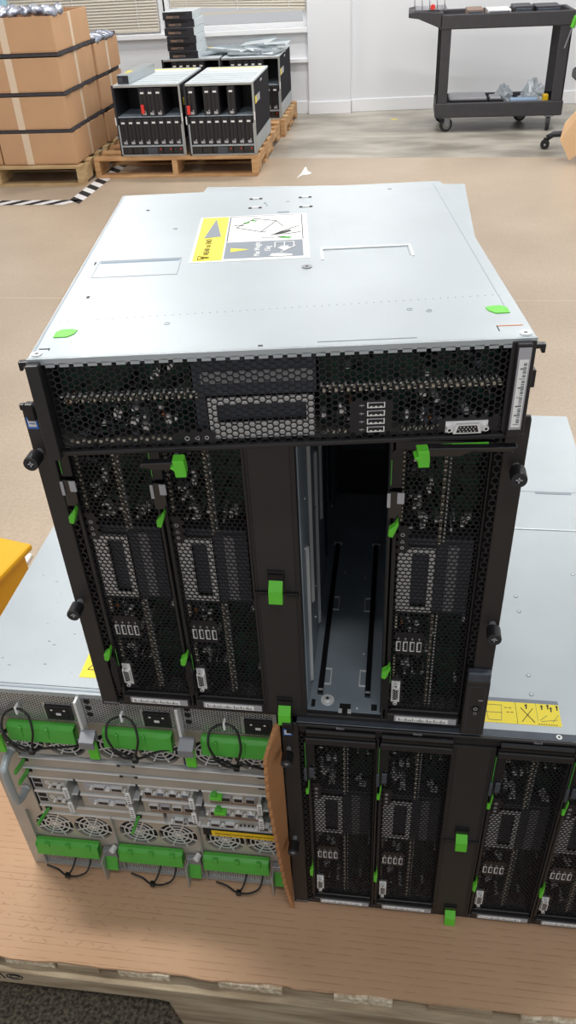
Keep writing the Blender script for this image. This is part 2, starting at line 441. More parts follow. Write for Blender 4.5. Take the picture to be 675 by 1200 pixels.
    L2.prism([(-.0020,.024),(.0030,.030),(.0042,.086),(-.0015,.090),(-.0045,.060)], 'y', -.010, -.0042, 'black_plastic')
    L2.box(.0046, .0054, -.0052, -.0042, .068, .096, 'green_deep')
    l2 = L2.build('locking_lever', t, bevel=.0008)
    MB().prism([(-.0055,.0900),(-.0012,.0880),(.0012,.0925),(.0045,.105),(.0038,.1105),(.0005,.1030),(-.0050,.099)], 'y', -.018, -.009, 'green').build('thumb_tab', l2, bevel=.0008, label='bright green thumb tab')
    return t

# lying blade on top of the upper enclosure
YAW = .1314
def yaw_pt(a, y, z):   # a: left -> right coordinate measured from the lid centre
    return (.0264+math.cos(YAW)*a-math.sin(YAW)*y, -.0637+math.sin(YAW)*a+math.cos(YAW)*y, z)
blade0 = make_blade('server blade lying flat on top of the upper black enclosure, silver cover up', 'none')
bladeA = make_blade('x', 'open'); bladeB = make_blade('x', 'closed')
def put(src, used_, *a):
    if used_: return dup(src, *a)
    src.location = a[0]; src.rotation_euler = a[1]; src['label'] = a[2]; src['group'] = a[3]; return src
blade0.location = yaw_pt(BH/2, 0, .4415); blade0.rotation_euler = (0, -PI/2, YAW)

S_X = [-.2120, -.1170, .0270, .1215]
upper_lbl = ['outermost left upright server blade in the upper black enclosure',
             'second upright server blade from the left in the upper enclosure, beside the plain filler panel', None,
             'upright server blade right of the empty silver-lined slot in the upper enclosure']
upper = []
for i, x in enumerate(S_X):
    if upper_lbl[i]: upper.append(put(bladeA, len(upper) > 0, (x, .003, .0075), (0,0,0), upper_lbl[i], 'upright server blades in the upper enclosure'))
LX = .235       # centre of the right lower enclosure
LZ = -.4385     # its bottom
low_lbl = ['leftmost server blade in the lower right enclosure, beside the cardboard flap',
           'second server blade from the left in the lower right enclosure',
           'server blade just right of the plain filler panel in the lower right enclosure',
           'server blade at the right edge of the photo, farthest right in the lower enclosure']
for i, x in enumerate(S_X):
    put(bladeB, i > 0, (LX+x, -.005, LZ+.0075), (0,0,0), low_lbl[i], 'upright server blades in the lower right enclosure')

# details only the lying blade's silver cover shows (local x = up, local z = to the left)
def lid(parent):
    W = BW; H2 = BH/2
    def box(mb, a0, a1, b0, b1, m, h=.0006, base=0.): mb.box(W+base, W+base+h, b0, b1, H2-a1, H2-a0, m)
    r = MB()
    # folded front lip with corner tabs
    box(r, -.2035, .2035, -.001, .0125, 'galvanised', .0012)
    r.box(W-.004, W+.0012, -.003, -.0005, 0, BH, 'galvanised')
    for i in range(34):
        a = -.19+i*.0115
        r.box(W-.0065, W-.003, -.003, -.001, H2-a-.0075, H2-a, 'galvanised')
    r.build('cover_lip', parent)
    r = MB()
    box(r, -.2035, .2035, .0128, .0136, 'seam', .0002)
    box(r, -.2035, -.2015, .0128, .48, 'seam', .0002); box(r, .193, .1935, .05, .47, 'seam', .0002)
    for i in range(60):
        a = -.195+i*.0066; b = .074+(a+.2)*.045
        box(r, a, a+.0012, b, b+.0006, 'seam', .0002)
    # left recess
    for (a0,a1,b0,b1) in ((-.188,-.102,.2285,.2305),(-.188,-.187,.182,.2285),(-.103,-.102,.182,.2285),(-.188,-.102,.1815,.1822)):
        box(r, a0, a1, b0, b1, 'seam', .0003)
    box(r, -.186, -.104, .222, .2265, 'scuff', .0001)
    # right handle-shaped groove, its lit outline put in as pale strips
    box(r, .043, .133, .2345, .2375, 'plate_edge', .0009); box(r, .043, .133, .2325, .2335, 'seam', .0003)
    box(r, .041, .0435, .203, .2375, 'plate_edge', .0009); box(r, .132, .1345, .203, .2375, 'plate_edge', .0009); box(r, .130, .131, .205, .232, 'seam', .0003)
    r.build('pressed_grooves', parent)
    r = MB()
    for (a, b) in ((-.031,.437),(-.031,.398),(.030,.434),(.030,.393)):
        box(r, a-.008, a-.004, b-.003, b+.003, 'inner_dark', .0002); box(r, a+.004, a+.008, b-.003, b+.003, 'inner_dark', .0002); box(r, a-.004, a+.004, b-.0025, b+.0025, 'bright_metal', .0012)
    box(r, -.004, .010, .374, .376, 'scuff', .0003); box(r, -.021, -.018, .414, .418, 'scuff', .0002); box(r, .006, .011, .418, .4195, 'scuff', .0002); box(r, -.018,-.016,.405,.409,'scuff',.0002)
    box(r, -.164, -.160, .407, .411, 'ink', .0002); box(r, .134, .139, .452, .4535, 'ink', .0002)
    box(r, -.182, -.179, .128, .133, 'ink', .0002); box(r, -.1925, -.1905, .22, .228, 'ink', .0002)
    box(r, -.018, -.014, .003, .006, 'ink', .0013); box(r, -.199, -.190, .018, .0195, 'ink', .0003); box(r, -.191, -.1902, .0128, .0195, 'ink', .0003)
    box(r, .178, .199, .0245, .0258, 'copper', .0003); box(r, .1775, .1783, .0128, .0258, 'ink', .0003)
    box(r, .03, .11, .006, .0075, 'ink_grey', .0013)
    for (a, b, q) in ((-.098,.060,0),(.112,.068,0),(-.12,.33,1),(.128,.063,2)):
        r.ring((W, b, H2-a), 'x', .0022, .0027, .0003, 'seam', 14)
    r.build('slots_and_marks', parent)
    r = MB()
    def disc(a, b, rad, m, h): r.cyl((W, b, H2-a), (W+h, b, H2-a), rad, m, 20)
    disc(.026, .185, .0052, 'bracket_grey', .0009); disc(.026, .185, .0015, 'ink', .0011)
    disc(-.1975, .006, .0042, 'plate_edge', .0022); disc(-.1975, .006, .0016, 'ink_grey', .0024)
    disc(.1965, .006, .0048, 'plate_edge', .0022); disc(.1965, .006, .0018, 'ink_grey', .0024)
    r.build('cover_screws', parent)
    # green touch points
    for sgn in (-1, 1):
        a0 = -.184 if sgn < 0 else .186
        poly = [(-.0085,-.0075),(.0035,-.0075),(.0085,-.001),(.0095,.006),(.004,.0085),(-.004,.0085),(-.0085,.004)]
        if sgn > 0: poly = [(-x, y) for x, y in poly][::-1]
        g = MB(); n = len(poly)
        vs = [(W, .048+(.010 if sgn>0 else 0)+y, H2-(a0+x)) for x, y in poly]+[(W+.0007, .048+(.010 if sgn>0 else 0)+y, H2-(a0+x)) for x, y in poly]
        g.add(vs, [tuple(range(n)), tuple(range(n,2*n))[::-1]]+[(i,i+n,(i+1)%n+n,(i+1)%n) for i in range(n)], 'green')
        g.build('touch_point', parent, label='green touch point sticker')
    # the big instruction sticker
    st = MB()
    box(st, -.0935, .030, .2115, .3665, 'plate_edge', .0003)
    box(st, -.0905, -.0605, .2155, .3635, 'yellow_paper', .0005)
    box(st, -.0585, .0265, .2155, .3635, 'white_paper', .0005)
    box(st, -.0585, .0235, .218, .270, 'label_grey', .0007)
    box(st, -.0585, -.0575, .272, .362, 'ink', .0007); box(st, .0235, .0245, .272, .362, 'ink', .0007); box(st, -.0585, .0245, .3615, .3625, 'ink_grey', .0007)
    def tri(pts, m, h0, h1):
        n = len(pts)
        vs = [(W+h0, b, H2-a) for a, b in pts]+[(W+h1, b, H2-a) for a, b in pts]
        st.add(vs, [tuple(range(n)), tuple(range(n,2*n))[::-1]]+[(i,i+n,(i+1)%n+n,(i+1)%n) for i in range(n)], m)
    tri([(-.084,.288),(-.0655,.292),(-.0745,.357)], 'label_grey', .0003, .0008)
    def ln(p, q, r, m='ink', z=.0008): st.tube([(W+z, p[1], H2-p[0]), (W+z, q[1], H2-q[0])], r, m, 4)
    for a, b, c in ((-.082,.225,.0),): 
        for p, q in (((-.0855,.219),(-.0855,.229)),((-.0855,.229),(-.0735,.224)),((-.0735,.224),(-.0855,.219))): ln(p, q, .0004)
        ln((-.0825,.224),(-.079,.224), .0004)
    tri([(-.0525,.238),(-.0525,.250),(-.0335,.244)], 'yellow_paper', .0003, .0009)
    # drawn chassis, hands and arrows
    for p, q in (((-.050,.320),(-.030,.352)),((-.030,.352),(-.005,.340)),((-.022,.302),(-.005,.340)),((-.050,.320),(-.022,.302)),((-.005,.340),(.003,.318)),
                 ((-.053,.327),(-.048,.330)),((-.048,.330),(-.042,.326)),((-.022,.302),(-.016,.300)),((.0,.300),(.020,.318)),((.004,.290),(.022,.296)),((-.010,.288),(.0,.30))):
        ln(p, q, .00035)
    for p, q in (((-.042,.335),(-.036,.338)),((-.034,.345),(-.028,.342))): ln(p, q, .0011, 'green_deep')
    tri([(-.001,.279),(.009,.275),(.012,.280),(.001,.284)], 'green_deep', .0003, .0009)
    tri([(-.012,.288),(.002,.292),(.012,.301),(.010,.305),(-.002,.298)], 'ink', .0003, .0008)
    tri([(-.020,.279),(-.006,.276),(.002,.286),(-.006,.289),(-.016,.285)], 'white_paper', .0003, .0009)
    for k in range(7): ln((-.020+k*.0035,.279+abs(k-3)*.0006),(-.0165+k*.0035,.279+abs(k-2)*.0006), .0005)
    # white figure, arrows on the grey field
    for p, q in (((-.006,.262),(-.006,.245)),((.004,.262),(.004,.238)),((.014,.262),(.014,.245)),((-.006,.262),(.014,.262)),((-.010,.226),(.012,.222)),((.0,.230),(.016,.250))): ln(p, q, .0007, 'white_paper', .001)
    tri([(.0,.250),(.008,.250),(.008,.246),(.011,.246),(.004,.236),(-.003,.246),(.0,.246)], 'white_paper', .0003, .0010)
    tri([(-.012,.222),(-.006,.219),(.012,.2195),(.012,.224),(-.004,.228)], 'white_paper', .0003, .0010)
    so = st.build('instruction_sticker', parent, label='yellow, white and grey instruction sticker')
    # lettering reads towards the back of the cover
    def tt(s, a, b, size, m): text_obj('lettering', s, size, m, TX((W+.0007, b, H2-a), (0,1,0), (0,0,1)), so)
    tt('NEAR to END', -.0775, .2585, .0088, 'ink')
    tt('Max Weight', -.0245, .244, .0088, 'white_paper'); tt('15kg', -.0135, .244, .0088, 'white_paper')
    # hooks
    hk = MB()
    for (z, x) in ((BH+.001, W-.006), (-.001, W-.010)):
        s_ = 1 if z > 0 else -1
        hk.box(x-.002, x+.002, .004, .010, min(z, z+s_*.007), max(z, z+s_*.007), 'black_plastic'); hk.box(x-.006, x+.002, .004, .010, min(z+s_*.006, z+s_*.009), max(z+s_*.006, z+s_*.009), 'black_plastic')
    hk.box(W-.048, W-.032, .006, .014, -.006, -.001, 'black_plastic'); hk.box(.012, .028, .006, .014, BH, BH+.007, 'black_plastic')
    hk.build('latch_hooks', parent, bevel=.0008)
    lb = MB(); lb.box(.022, .072, -.0042, -.0037, .0055, .0125, 'white_paper')
    ar = MB()   # opened lever arms hanging below the front edge
    ar.prism([(-.0110,.298),(-.003,.298),(-.003,.328),(-.007,.330),(-.0110,.318)], 'y', -.016, -.008, 'gloss_black')
    ar.prism([(-.0085,.010),(-.003,.006),(-.0005,.083),(-.0095,.083),(-.0105,.055),(-.0060,.045)], 'y', -.014, -.006, 'gloss_black')
    ar.build('lever_arm', parent, bevel=.001)
    for zc in (.291, .083):
        MB().prism([(.0015,zc),(.0015,zc+.010),(-.004,zc+.009),(-.0055,zc+.0125),(-.0085,zc+.009),(-.0150,zc+.0085),(-.0150,zc-.001),(-.006,zc-.001)], 'y', -.022, -.010, 'green').build('thumb_tab', parent, bevel=.0008, label='bright green lever end')
    gl = MB().box(-.0022, -.0012, -.0075, -.0062, .030, .078, 'green'); gl.build('lever_edge', parent)
lid(blade0)

# ------------------------------------------------------------------ enclosures seen from the front
def make_enclosure(label, open_slot):
    t = thing('blade_enclosure', label, 'server enclosure')
    D = .79; H = .438; X = .2225
    b = MB()
    b.box(-X, X, .0, D, H-.0015, H, 'galvanised'); b.box(-X, X, .012, D, 0, .0015, 'galvanised_rough')
    b.box(-X, -X+.0015, .012, D, .0015, H-.0015, 'galvanised'); b.box(X-.0015, X, .012, D, .0015, H-.0015, 'galvanised')
    b.box(-X+.0015, X-.0015, D-.0015, D, .0015, H-.0015, 'inner_dark')
    b.build('housing', t)
    # front bezel: ears, header, sill, slot dividers
    f = MB()
    for s in (-1, 1):
        x0, x1 = sorted((s*.2415, s*.2215))
        f.box(x0, x1, -.003, .0, 0, H, 'ear_black'); x0, x1 = sorted((s*.2225, s*.2205)); f.box(x0, x1, -.003, .012, 0, H, 'ear_black')
    f.box(-.2205, .2205, .0, .012, .4185, .437, 'black_steel'); f.box(-.2205, .2205, -.001, .010, .0, .0068, 'black_steel')
    f.box(-.2205, .2205, -.004, .0, .4335, .438, 'black_steel')
    f.build('front_bezel', t, bevel=.0012)
    for x in (-.1215+.0017, -.0267, .0235+.0003, .1183):
        MB().box(x-.0014, x+.0014, -.004, .30, .0066, .4187, 'black_steel').build('slot_divider', t, bevel=.0006)
    for s in (-1, 1):
        x0, x1 = sorted((s*.2132, s*.2208))
        g = MB().hexgrid(x0, x1, .006, .419, .0076, .74, 'black_mesh', y=.0, t=.001); g.box(x0, x1, .012, .013, .006, .419, 'inner_dark'); g.build('side_grille', t)
    # thumbscrews
    for s in (-1, 1):
        for z in (.388, .183, .05 if s < 0 else .32):
            if z in (.05, .32): continue
            k = MB(); x = s*.234
            k.cyl((x,-.003,z),(x,-.013,z), .0035, 'bracket_grey', 16); k.cyl((x,-.012,z),(x,-.027,z),   .0076, 'black_plastic', 24); k.ring((x,-.0285,z), 'y', .0035, .0073, .002, 'rubber', 24)
            k.box(x-.003,x+.003,-.0282,-.027,z-.0007,z+.0007,'light_grey'); k.box(x-.0007,x+.0007,-.0282,-.027,z-.003,z+.003,'light_grey')
            k.build('thumbscrew', t)
    # mounting hooks
    for s in (-1, 1):
        k = MB(); x0, x1 = sorted((s*.2265, s*.2345)); k.box(x0, x1, -.010, -.002, .426, .4445, 'black_plastic'); x0, x1 = sorted((s*.2340, s*.2395)); k.box(x0, x1, -.010, -.005, .438, .4445, 'black_plastic')
        k.build('corner_hook', t, bevel=.001)
    # blue processor sticker
    st = MB().box(-.2395, -.2285, -.0036, -.0031, .414, .427, 'blue_print').box(-.2380, -.2300, -.0039, -.0036, .4165, .4245, 'white_paper'); so = st.build('sticker', t, label='small blue and white processor sticker')
    text_obj('lettering', 'intel', .0034, 'blue_print', TX((-.234,-.0041,.4205), (1,0,0), (0,0,1)), so)
    # power panel, lower right
    pp = MB(); pp.box(.2140, .2405, -.012, -.003, .004, .098, 'ear_black'); pp.box(.2145, .2400, -.0125, -.003, .098, .112, 'mid_grey')
    po = pp.build('power_panel', t, bevel=.0015)
    q = MB(); q.ring((.2275,-.0128,.052),'y',.0032,.0052,.001,'black_plastic',24); q.ring((.2275,-.0129,.052),'y',.0018,.0024,.0006,'light_grey',16)
    q.box(.2262,.2268,-.0124,-.0120,.041,.047,'light_grey'); q.box(.2285,.2290,-.0124,-.0120,.041,.046,'light_grey'); q.box(.2295,.2345,-.0124,-.0120,.066,.0672,'light_grey')
    for (x0,x1,z0,z1) in ((.218,.2365,.089,.0895),(.218,.2365,.014,.0145),(.218,.2185,.014,.0895),(.236,.2365,.014,.0895)): q.box(x0,x1,-.0122,-.0119,z0,z1,'mid_grey')
    q.build('power_button', po)
    for i, x in enumerate((-.167, -.072, .072, .167)):
        text_obj('lettering', 'Slot%d' % (i+1), .0052, 'light_grey', TX((x,-.0042,.4357), (1,0,0), (0,0,1)), t)
    text_obj('lettering', 'PRIMERGY', .0045, 'light_grey', TX((-.2285,-.0033,.0045), (1,0,0), (0,0,1)), t)
    # cam-lever bars above every slot
    for i, x in enumerate(S_X):
        k = MB(); k.cyl((x+.002,-.0035,.4275),(x+BW-.002,-.0035,.4275), .0042, 'gloss_black', 14); k.box(x+.002, x+BW-.002, -.0055, .0, .4175, .4225, 'gloss_black')
        k.build('slot_rail', t)
    return t
def make_filler(label):
    t = thing('filler_panel', label, 'filler panel')
    x = .0252
    f = MB(); f.box(-x, x, -.0025, .010, .2115, .4175, 'filler_black'); f.box(-x, x, -.0025, .010, .0075, .2095, 'filler_black'); f.box(-x,x,.002,.012,.2095,.2115,'inner_dark')
    for s in (-1,1):
        x0, x1 = sorted((s*(x-.0045), s*(x-.0035))); f.box(x0, x1, -.0031, -.0025, .012, .205, 'black_steel'); f.box(x0, x1, -.0031, -.0025, .216, .412, 'black_steel')
        x0, x1 = sorted((s*.010, s*.024)); f.box(x0, x1, -.006, -.002, .2090, .2135, 'gloss_black')
    f.build('cover_plate', t, bevel=.001)
    for z in (.232, .026):
        h = MB(); h.box(-.0095, .0095, -.004, -.002, z, z+.012, 'inner_dark'); h.box(-.0085, .0085, -.006, -.0035, z-.001, z+.008, 'gloss_black')
        ho = h.build('latch_pocket', t)
        g = MB(); g.prism([(-.005,z-.001),(-.003,z+.003),(-.0145,z-.0095),(-.0165,z-.026),(-.0115,z-.0275),(-.009,z-.010)], 'x', -.0078, .0078, 'green')
        g.build('release_tab', ho, bevel=.001, label='bright green release tab')
    return t

encU = make_enclosure('upper black blade enclosure with an empty slot, standing across the two lower ones', True)
encU.location = (0, 0, .0005)
encR = dup(encU, (LX, -.008, LZ), None, 'lower right black blade enclosure with silver top, under the upper one')
fil = make_filler('plain black filler panel with green tab beside the empty slot of the upper enclosure')
fil.location = (-.0015, .0, .0005)
dup(fil, (LX-.0015, -.008, LZ), None, 'plain black filler panel in the middle of the lower right enclosure')

# what the empty slot of the upper enclosure shows
def slot_inside(t):
    x0, x1 = .0252, .1169
    b = MB()
    b.box(x0, x1, .006, .48, .0072, .0085, 'slot_metal')
    b.build('slot_floor', t)
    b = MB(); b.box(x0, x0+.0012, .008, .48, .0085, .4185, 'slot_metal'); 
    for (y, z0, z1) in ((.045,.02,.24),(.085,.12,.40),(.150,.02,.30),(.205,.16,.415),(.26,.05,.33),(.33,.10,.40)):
        b.prism([(x0+.001,y-.004),(x0+.0045,y),(x0+.001,y+.004)], 'z', z0, z1, 'plate_edge' if y < .25 else 'slot_dark')  # ribs pale near the mouth, dark deeper: light falloff put into the colour
    for i in range(24):
        y = RNG.uniform(.02,.4); z = RNG.uniform(.03,.4); b.cyl((x0+.001,y,z),(x0+.002,y,z), .0012, 'bright_metal' if i%3 else 'inner_dark', 8)
    b.build('slot_wall', t)
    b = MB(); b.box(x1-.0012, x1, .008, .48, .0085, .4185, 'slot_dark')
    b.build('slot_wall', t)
    b = MB(); b.box(x0, x1, .479, .482, .0085, .4185, 'inner_dark'); b.box(x0+.03,x0+.055,.474,.479,.30,.36,'pcb'); b.box(x0+.01,x1-.01,.476,.479,.10,.13,'slot_dark')
    b.build('connector_panel', t)
    for s, xa in ((0, x0+.014), (1, x1-.0175)):
        r = MB(); r.box(xa-.0035, xa+.0035, .03, .34, .0085, .0125, 'black_plastic'); r.box(xa-.003, xa+.003, .034, .037, .0125, .013, 'light_grey'); r.box(xa-.006,xa+.006,.336,.340,.0085,.014,'light_grey')
        for y in (.060, .200):
            sx = 1 if s == 0 else -1
            xs = sorted((xa+sx*.0035, xa+sx*.0105)); r.box(xs[0], xs[1], y-.012, y-.010, .0085, .0095, 'bright_metal'); r.box(xs[0], xs[1], y+.014, y+.016, .0085, .0095, 'bright_metal')
            xo = xa+sx*.0105; r.box(min(xo,xo+sx*.0015), max(xo,xo+sx*.0015), y-.012, y+.016, .0085, .0095, 'bright_metal')
        r.build('guide_rail', t)
    k = MB(); k.cyl((x0+.024,.022,.0085),(x0+.024,.022,.0098), .0085, 'bright_metal', 28); k.cyl((x0+.024,.022,.0098),(x0+.024,.022,.0125), .0036, 'plate_edge', 16); k.cyl((x0+.024,.022,.0125),(x0+.024,.022,.0128), .002, 'ink', 10)
    k.box(x0+.040, x0+.054, .0045, .018, .0085, .0087, 'inner_dark'); k.box(x0+.039,x0+.0435,.003,.008,.0085,.011,'plate_edge'); k.box(x0+.0505,x0+.055,.003,.008,.0085,.011,'plate_edge')
    k.box(x0+.004, x0+.009, .010, .022, .0085, .0087, 'inner_dark'); k.box(x1-.012, x1-.005, .010, .020, .0085, .0087, 'inner_dark')
    for (a, y) in ((.062,.012),(.066,.105),(.060,.26),(.03,.27),(.075,.36)): k.cyl((x0+a,y,.0085),(x0+a,y,.0093), .0015, 'bright_metal', 10)
    k.build('locating_screw', t)
slot_inside(encU)

# silver top of the lower right enclosure
def top_details_right(t):
    z = .438
    k = MB()
    k.box(-.2225, .2225, .0005, .010, z, z+.0006, 'mid_grey')
    k.build('front_edge_strip', t)
    k = MB()
    k.box(-.2225, .2225, .5250, .5262, z, z+.0002, 'seam'); k.box(-.2225, .2225, .4160, .4180, z, z+.0003, 'seam'); k.box(-.2225,.2225,.418,.4195,z,z+.0006,'plate_edge')
    k.box(.13, .19, .519, .5245, z, z+.0004, 'seam')
    k.build('seams', t)
    k = MB()
    for (x, y) in ((.071,.255),(.072,.223),(.072,.102),(.072,.070),(.19,.43),(.19,.415),(.20,.36),(.16,.31)):
        k.ring((x, y, z), 'z', .0018, .0032, .0003, 'seam', 16); k.cyl((x,y,z),(x,y,z+.0006), .0016, 'plate_edge', 12)
    k.cyl((.097,.0045,z),(.097,.0045,z+.0014), .0036, 'plate_edge', 16); k.cyl((.097,.0045,z),(.097,.0045,z+.0016), .0014, 'ink', 10)
    k.build('rivets', t)
    # warning label
    x0, x1, y0, y1 = .009, .103, .021, .061
    s = MB(); s.box(x0, x1, y0, y1-.006, z, z+.0003, 'yellow_paper'); s.box(x0, x1, y1-.006, y1, z, z+.0003, 'label_grey')
    def ln(a, b, w, m='ink'): s.tube([(a[0],a[1],z+.0004),(b[0],b[1],z+.0004)], w, m, 4)
    s.box(x0+.041, x0+.0415, y0, y1-.006, z+.0003, z+.0004, 'ink'); s.box(x0+.066, x0+.0664, y0+.006, y1-.006, z+.0003, z+.0004, 'ink_grey')
    ln((x0+.047,y0+.004),(x0+.062,y0+.026), .0005); ln((x0+.047,y0+.026),(x0+.062,y0+.004), .0005)
    for (a, b) in ((.054,.0285),(.073,.0285),(.084,.026),(.0805,.030),(.0915,.029)):
        s.box(x0+a-.0008, x0+a+.0008, y0+b-.004, y0+b+.001, z+.0003, z+.0005, 'ink'); s.prism([(x0+a-.002,y0+b+.001),(x0+a+.002,y0+b+.001),(x0+a,y0+b+.004)], 'z', z+.0003, z+.0005, 'ink')
    for p, q in (((.006,.004),(.022,.004)),((.006,.004),(.004,.028)),((.022,.004),(.024,.028)),((.004,.028),(.024,.028)),((.004,.016),(.024,.016)),((.069,.008),(.078,.016)),((.070,.006),(.090,.010)),((.084,.006),(.092,.018))):
        ln((x0+p[0],y0+p[1]),(x0+q[0],y0+q[1]), .0003, 'ink_grey')
    for (a, b) in ((.027,.024),(.032,.024),(.029,.017),(.034,.017)): s.box(x0+a, x0+a+.0035, y0+b, y0+b+.001, z+.0003, z+.0004, 'ink')
    for i in range(8): s.box(x0+.066+i*.003, x0+.068+i*.003, y0+.0015, y0+.0025, z+.0003, z+.0004, 'ink')
    s.build('warning_label', t, label='yellow warning label with black diagrams')
top_details_right(encR)

# ------------------------------------------------------------------ lower left enclosure seen from the back
EX0, EX1, EY, ED, EH = -.4475, -.0165, .014, .77, .438
encL = thing('blade_enclosure', 'lower left enclosure turned backwards, showing fans and green handles', 'server enclosure', (EX0, EY, LZ))
EWd = EX1-EX0
b = MB(); b.box(0, EWd, .0, ED, EH-.0015, EH, 'galvanised'); b.box(0, EWd, .0, ED, 0, .0015, 'galvanised_rough')
b.box(0, .0015, 0, ED, .0015, EH-.0015, 'galvanised_rough'); b.box(EWd-.0015, EWd, 0, ED, .0015, EH-.0015, 'galvanised_rough')
b.box(.0015, EWd-.0015, ED-.002, ED, .0015, EH-.0015, 'inner_dark'); b.box(.0015, EWd-.0015, .10, .102, .0015, EH-.0015, 'inner_dark')
b.build('housing', encL)
b = MB(); b.box(0, .0215, -.003, .0, 0, EH, 'galvanised_rough'); b.box(EWd-.006, EWd, -.003, .0, 0, EH, 'galvanised_rough'); b.box(.0215, EWd-.006, -.003, 0, EH-.008, EH, 'galvanised')
b.box(.0215, .047, -.003, .0, .155, .300, 'module_plate'); b.box(0, EWd, .002, .005, EH, EH+.0008, 'seam'); b.box(0, EWd, .0075, .0085, EH, EH+.0004, 'ink_grey')
b.build('rear_frame', encL, bevel=.0008)
b = MB(); z = EH
for i in range(26):
    x = RNG.uniform(.01,.16); y = RNG.uniform(.03,.33)
    w = RNG.uniform(.001,.005); b.box(x, x+w, y, y+RNG.uniform(.0006,.002), z, z+.0001, 'scuff')
b.box(.03,.05,.337,.339,z,z+.0004,'seam'); b.box(.0295,.0305,.337,.35,z,z+.0004,'seam')
b.build('scratches', encL)
s = MB(); s.box(.158, .26, .026, .073, z, z+.0003, 'yellow_paper')
for p, q in (((.166,.040),(.180,.040)),((.166,.040),(.174,.056)),((.174,.056),(.180,.040))): s.tube([(p[0],p[1],z+.0004),(q[0],q[1],z+.0004)], .0005, 'ink', 4)
s.build('warning_label', encL, label='yellow warning label')
# carrying handle on the left side
h = MB(); h.tube(bez0([(.0395,-.002,.308),(.0395,-.018,.308),(.0395,-.030,.303),(.0395,-.035,.292),(.0395,-.035,.232),(.0395,-.030,.221),(.0395,-.018,.216),(.0395,-.002,.216)]), .0058, 'galvanised', 12); h.cyl((.0395,-.008,.308),(.0395,-.002,.308),.0075,'galvanised_rough'); h.cyl((.0395,-.008,.216),(.0395,-.002,.216),.0075,'galvanised_rough')
h.build('carrying_handle', encL, smooth=True, label='bent silver carrying handle')

def fan_guard(cx, cz, r, y, t, back=True):
    g = MB()
    n = 40
    g.cyl((cx,y+.006,cz),(cx,y+.0065,cz), r, 'inner_dark', n)
    g.ring((cx,y,cz),'y',0.0,r*.10,.0016,'bright_metal',12)
    for k in (.30,.52,.76): g.ring((cx,y,cz),'y',r*(k-.028),r*(k+.028),.0014,'plate_edge',n)
    for k in range(8):
        a = PI/8+k*PI/4; d = (math.cos(a), math.sin(a)); w = r*.035
        pts = [(cx+d[0]*r*.08-d[1]*w, cz+d[1]*r*.08+d[0]*w),(cx+d[0]*r*.08+d[1]*w, cz+d[1]*r*.08-d[0]*w),(cx+d[0]*r-(-d[1])*w, cz+d[1]*r-d[0]*w),(cx+d[0]*r+(-d[1])*w, cz+d[1]*r+d[0]*w)]
        g.prism(pts, 'y', y, y+.0014, 'plate_edge')
    return g.build('fan_guard', t)
def plate_with_holes(x0, x1, z0, z1, holes, r, y, m):
    """flat plate with round openings, the region around each hole split into a fan of quads."""
    mb = MB(); k = m
    xs = [x0] + [(holes[i][0]+holes[i+1][0])/2 for i in range(len(holes)-1)] + [x1]
    for i, (cx, cz) in enumerate(holes):
        a, b_ = xs[i], xs[i+1]; n = 40; vs = []
        for q in range(n):
            t_ = 2*PI*q/n; dx, dz = math.cos(t_), math.sin(t_)
            s1 = min(((b_-cx)/dx if dx > 1e-9 else (a-cx)/dx if dx < -1e-9 else 1e9), ((z1-cz)/dz if dz > 1e-9 else (z0-cz)/dz if dz < -1e-9 else 1e9))
            rr = min(r, s1*.98)
            vs += [(cx+dx*rr, y, cz+dz*rr), (cx+dx*s1, y, cz+dz*s1), (cx+dx*rr, y+.006, cz+dz*rr)]
        fs = []
        for q in range(n):
            w = (q+1)%n; fs += [(3*q,3*q+1,3*w+1,3*w),(3*q,3*w,3*w+2,3*q+2)]
        mb.add(vs, fs, m)
        for (px, pz) in ((a,z0),(b_,z0),(b_,z1),(a,z1)):   # corner triangles
            best = sorted(range(n), key=lambda q: (vs[3*q+1][0]-px)**2+(vs[3*q+1][2]-pz)**2)[:2]
            mb.add([vs[3*best[0]+1], vs[3*best[1]+1], (px,y,pz)], [(0,1,2)], m)
    return mb
FR = .0305
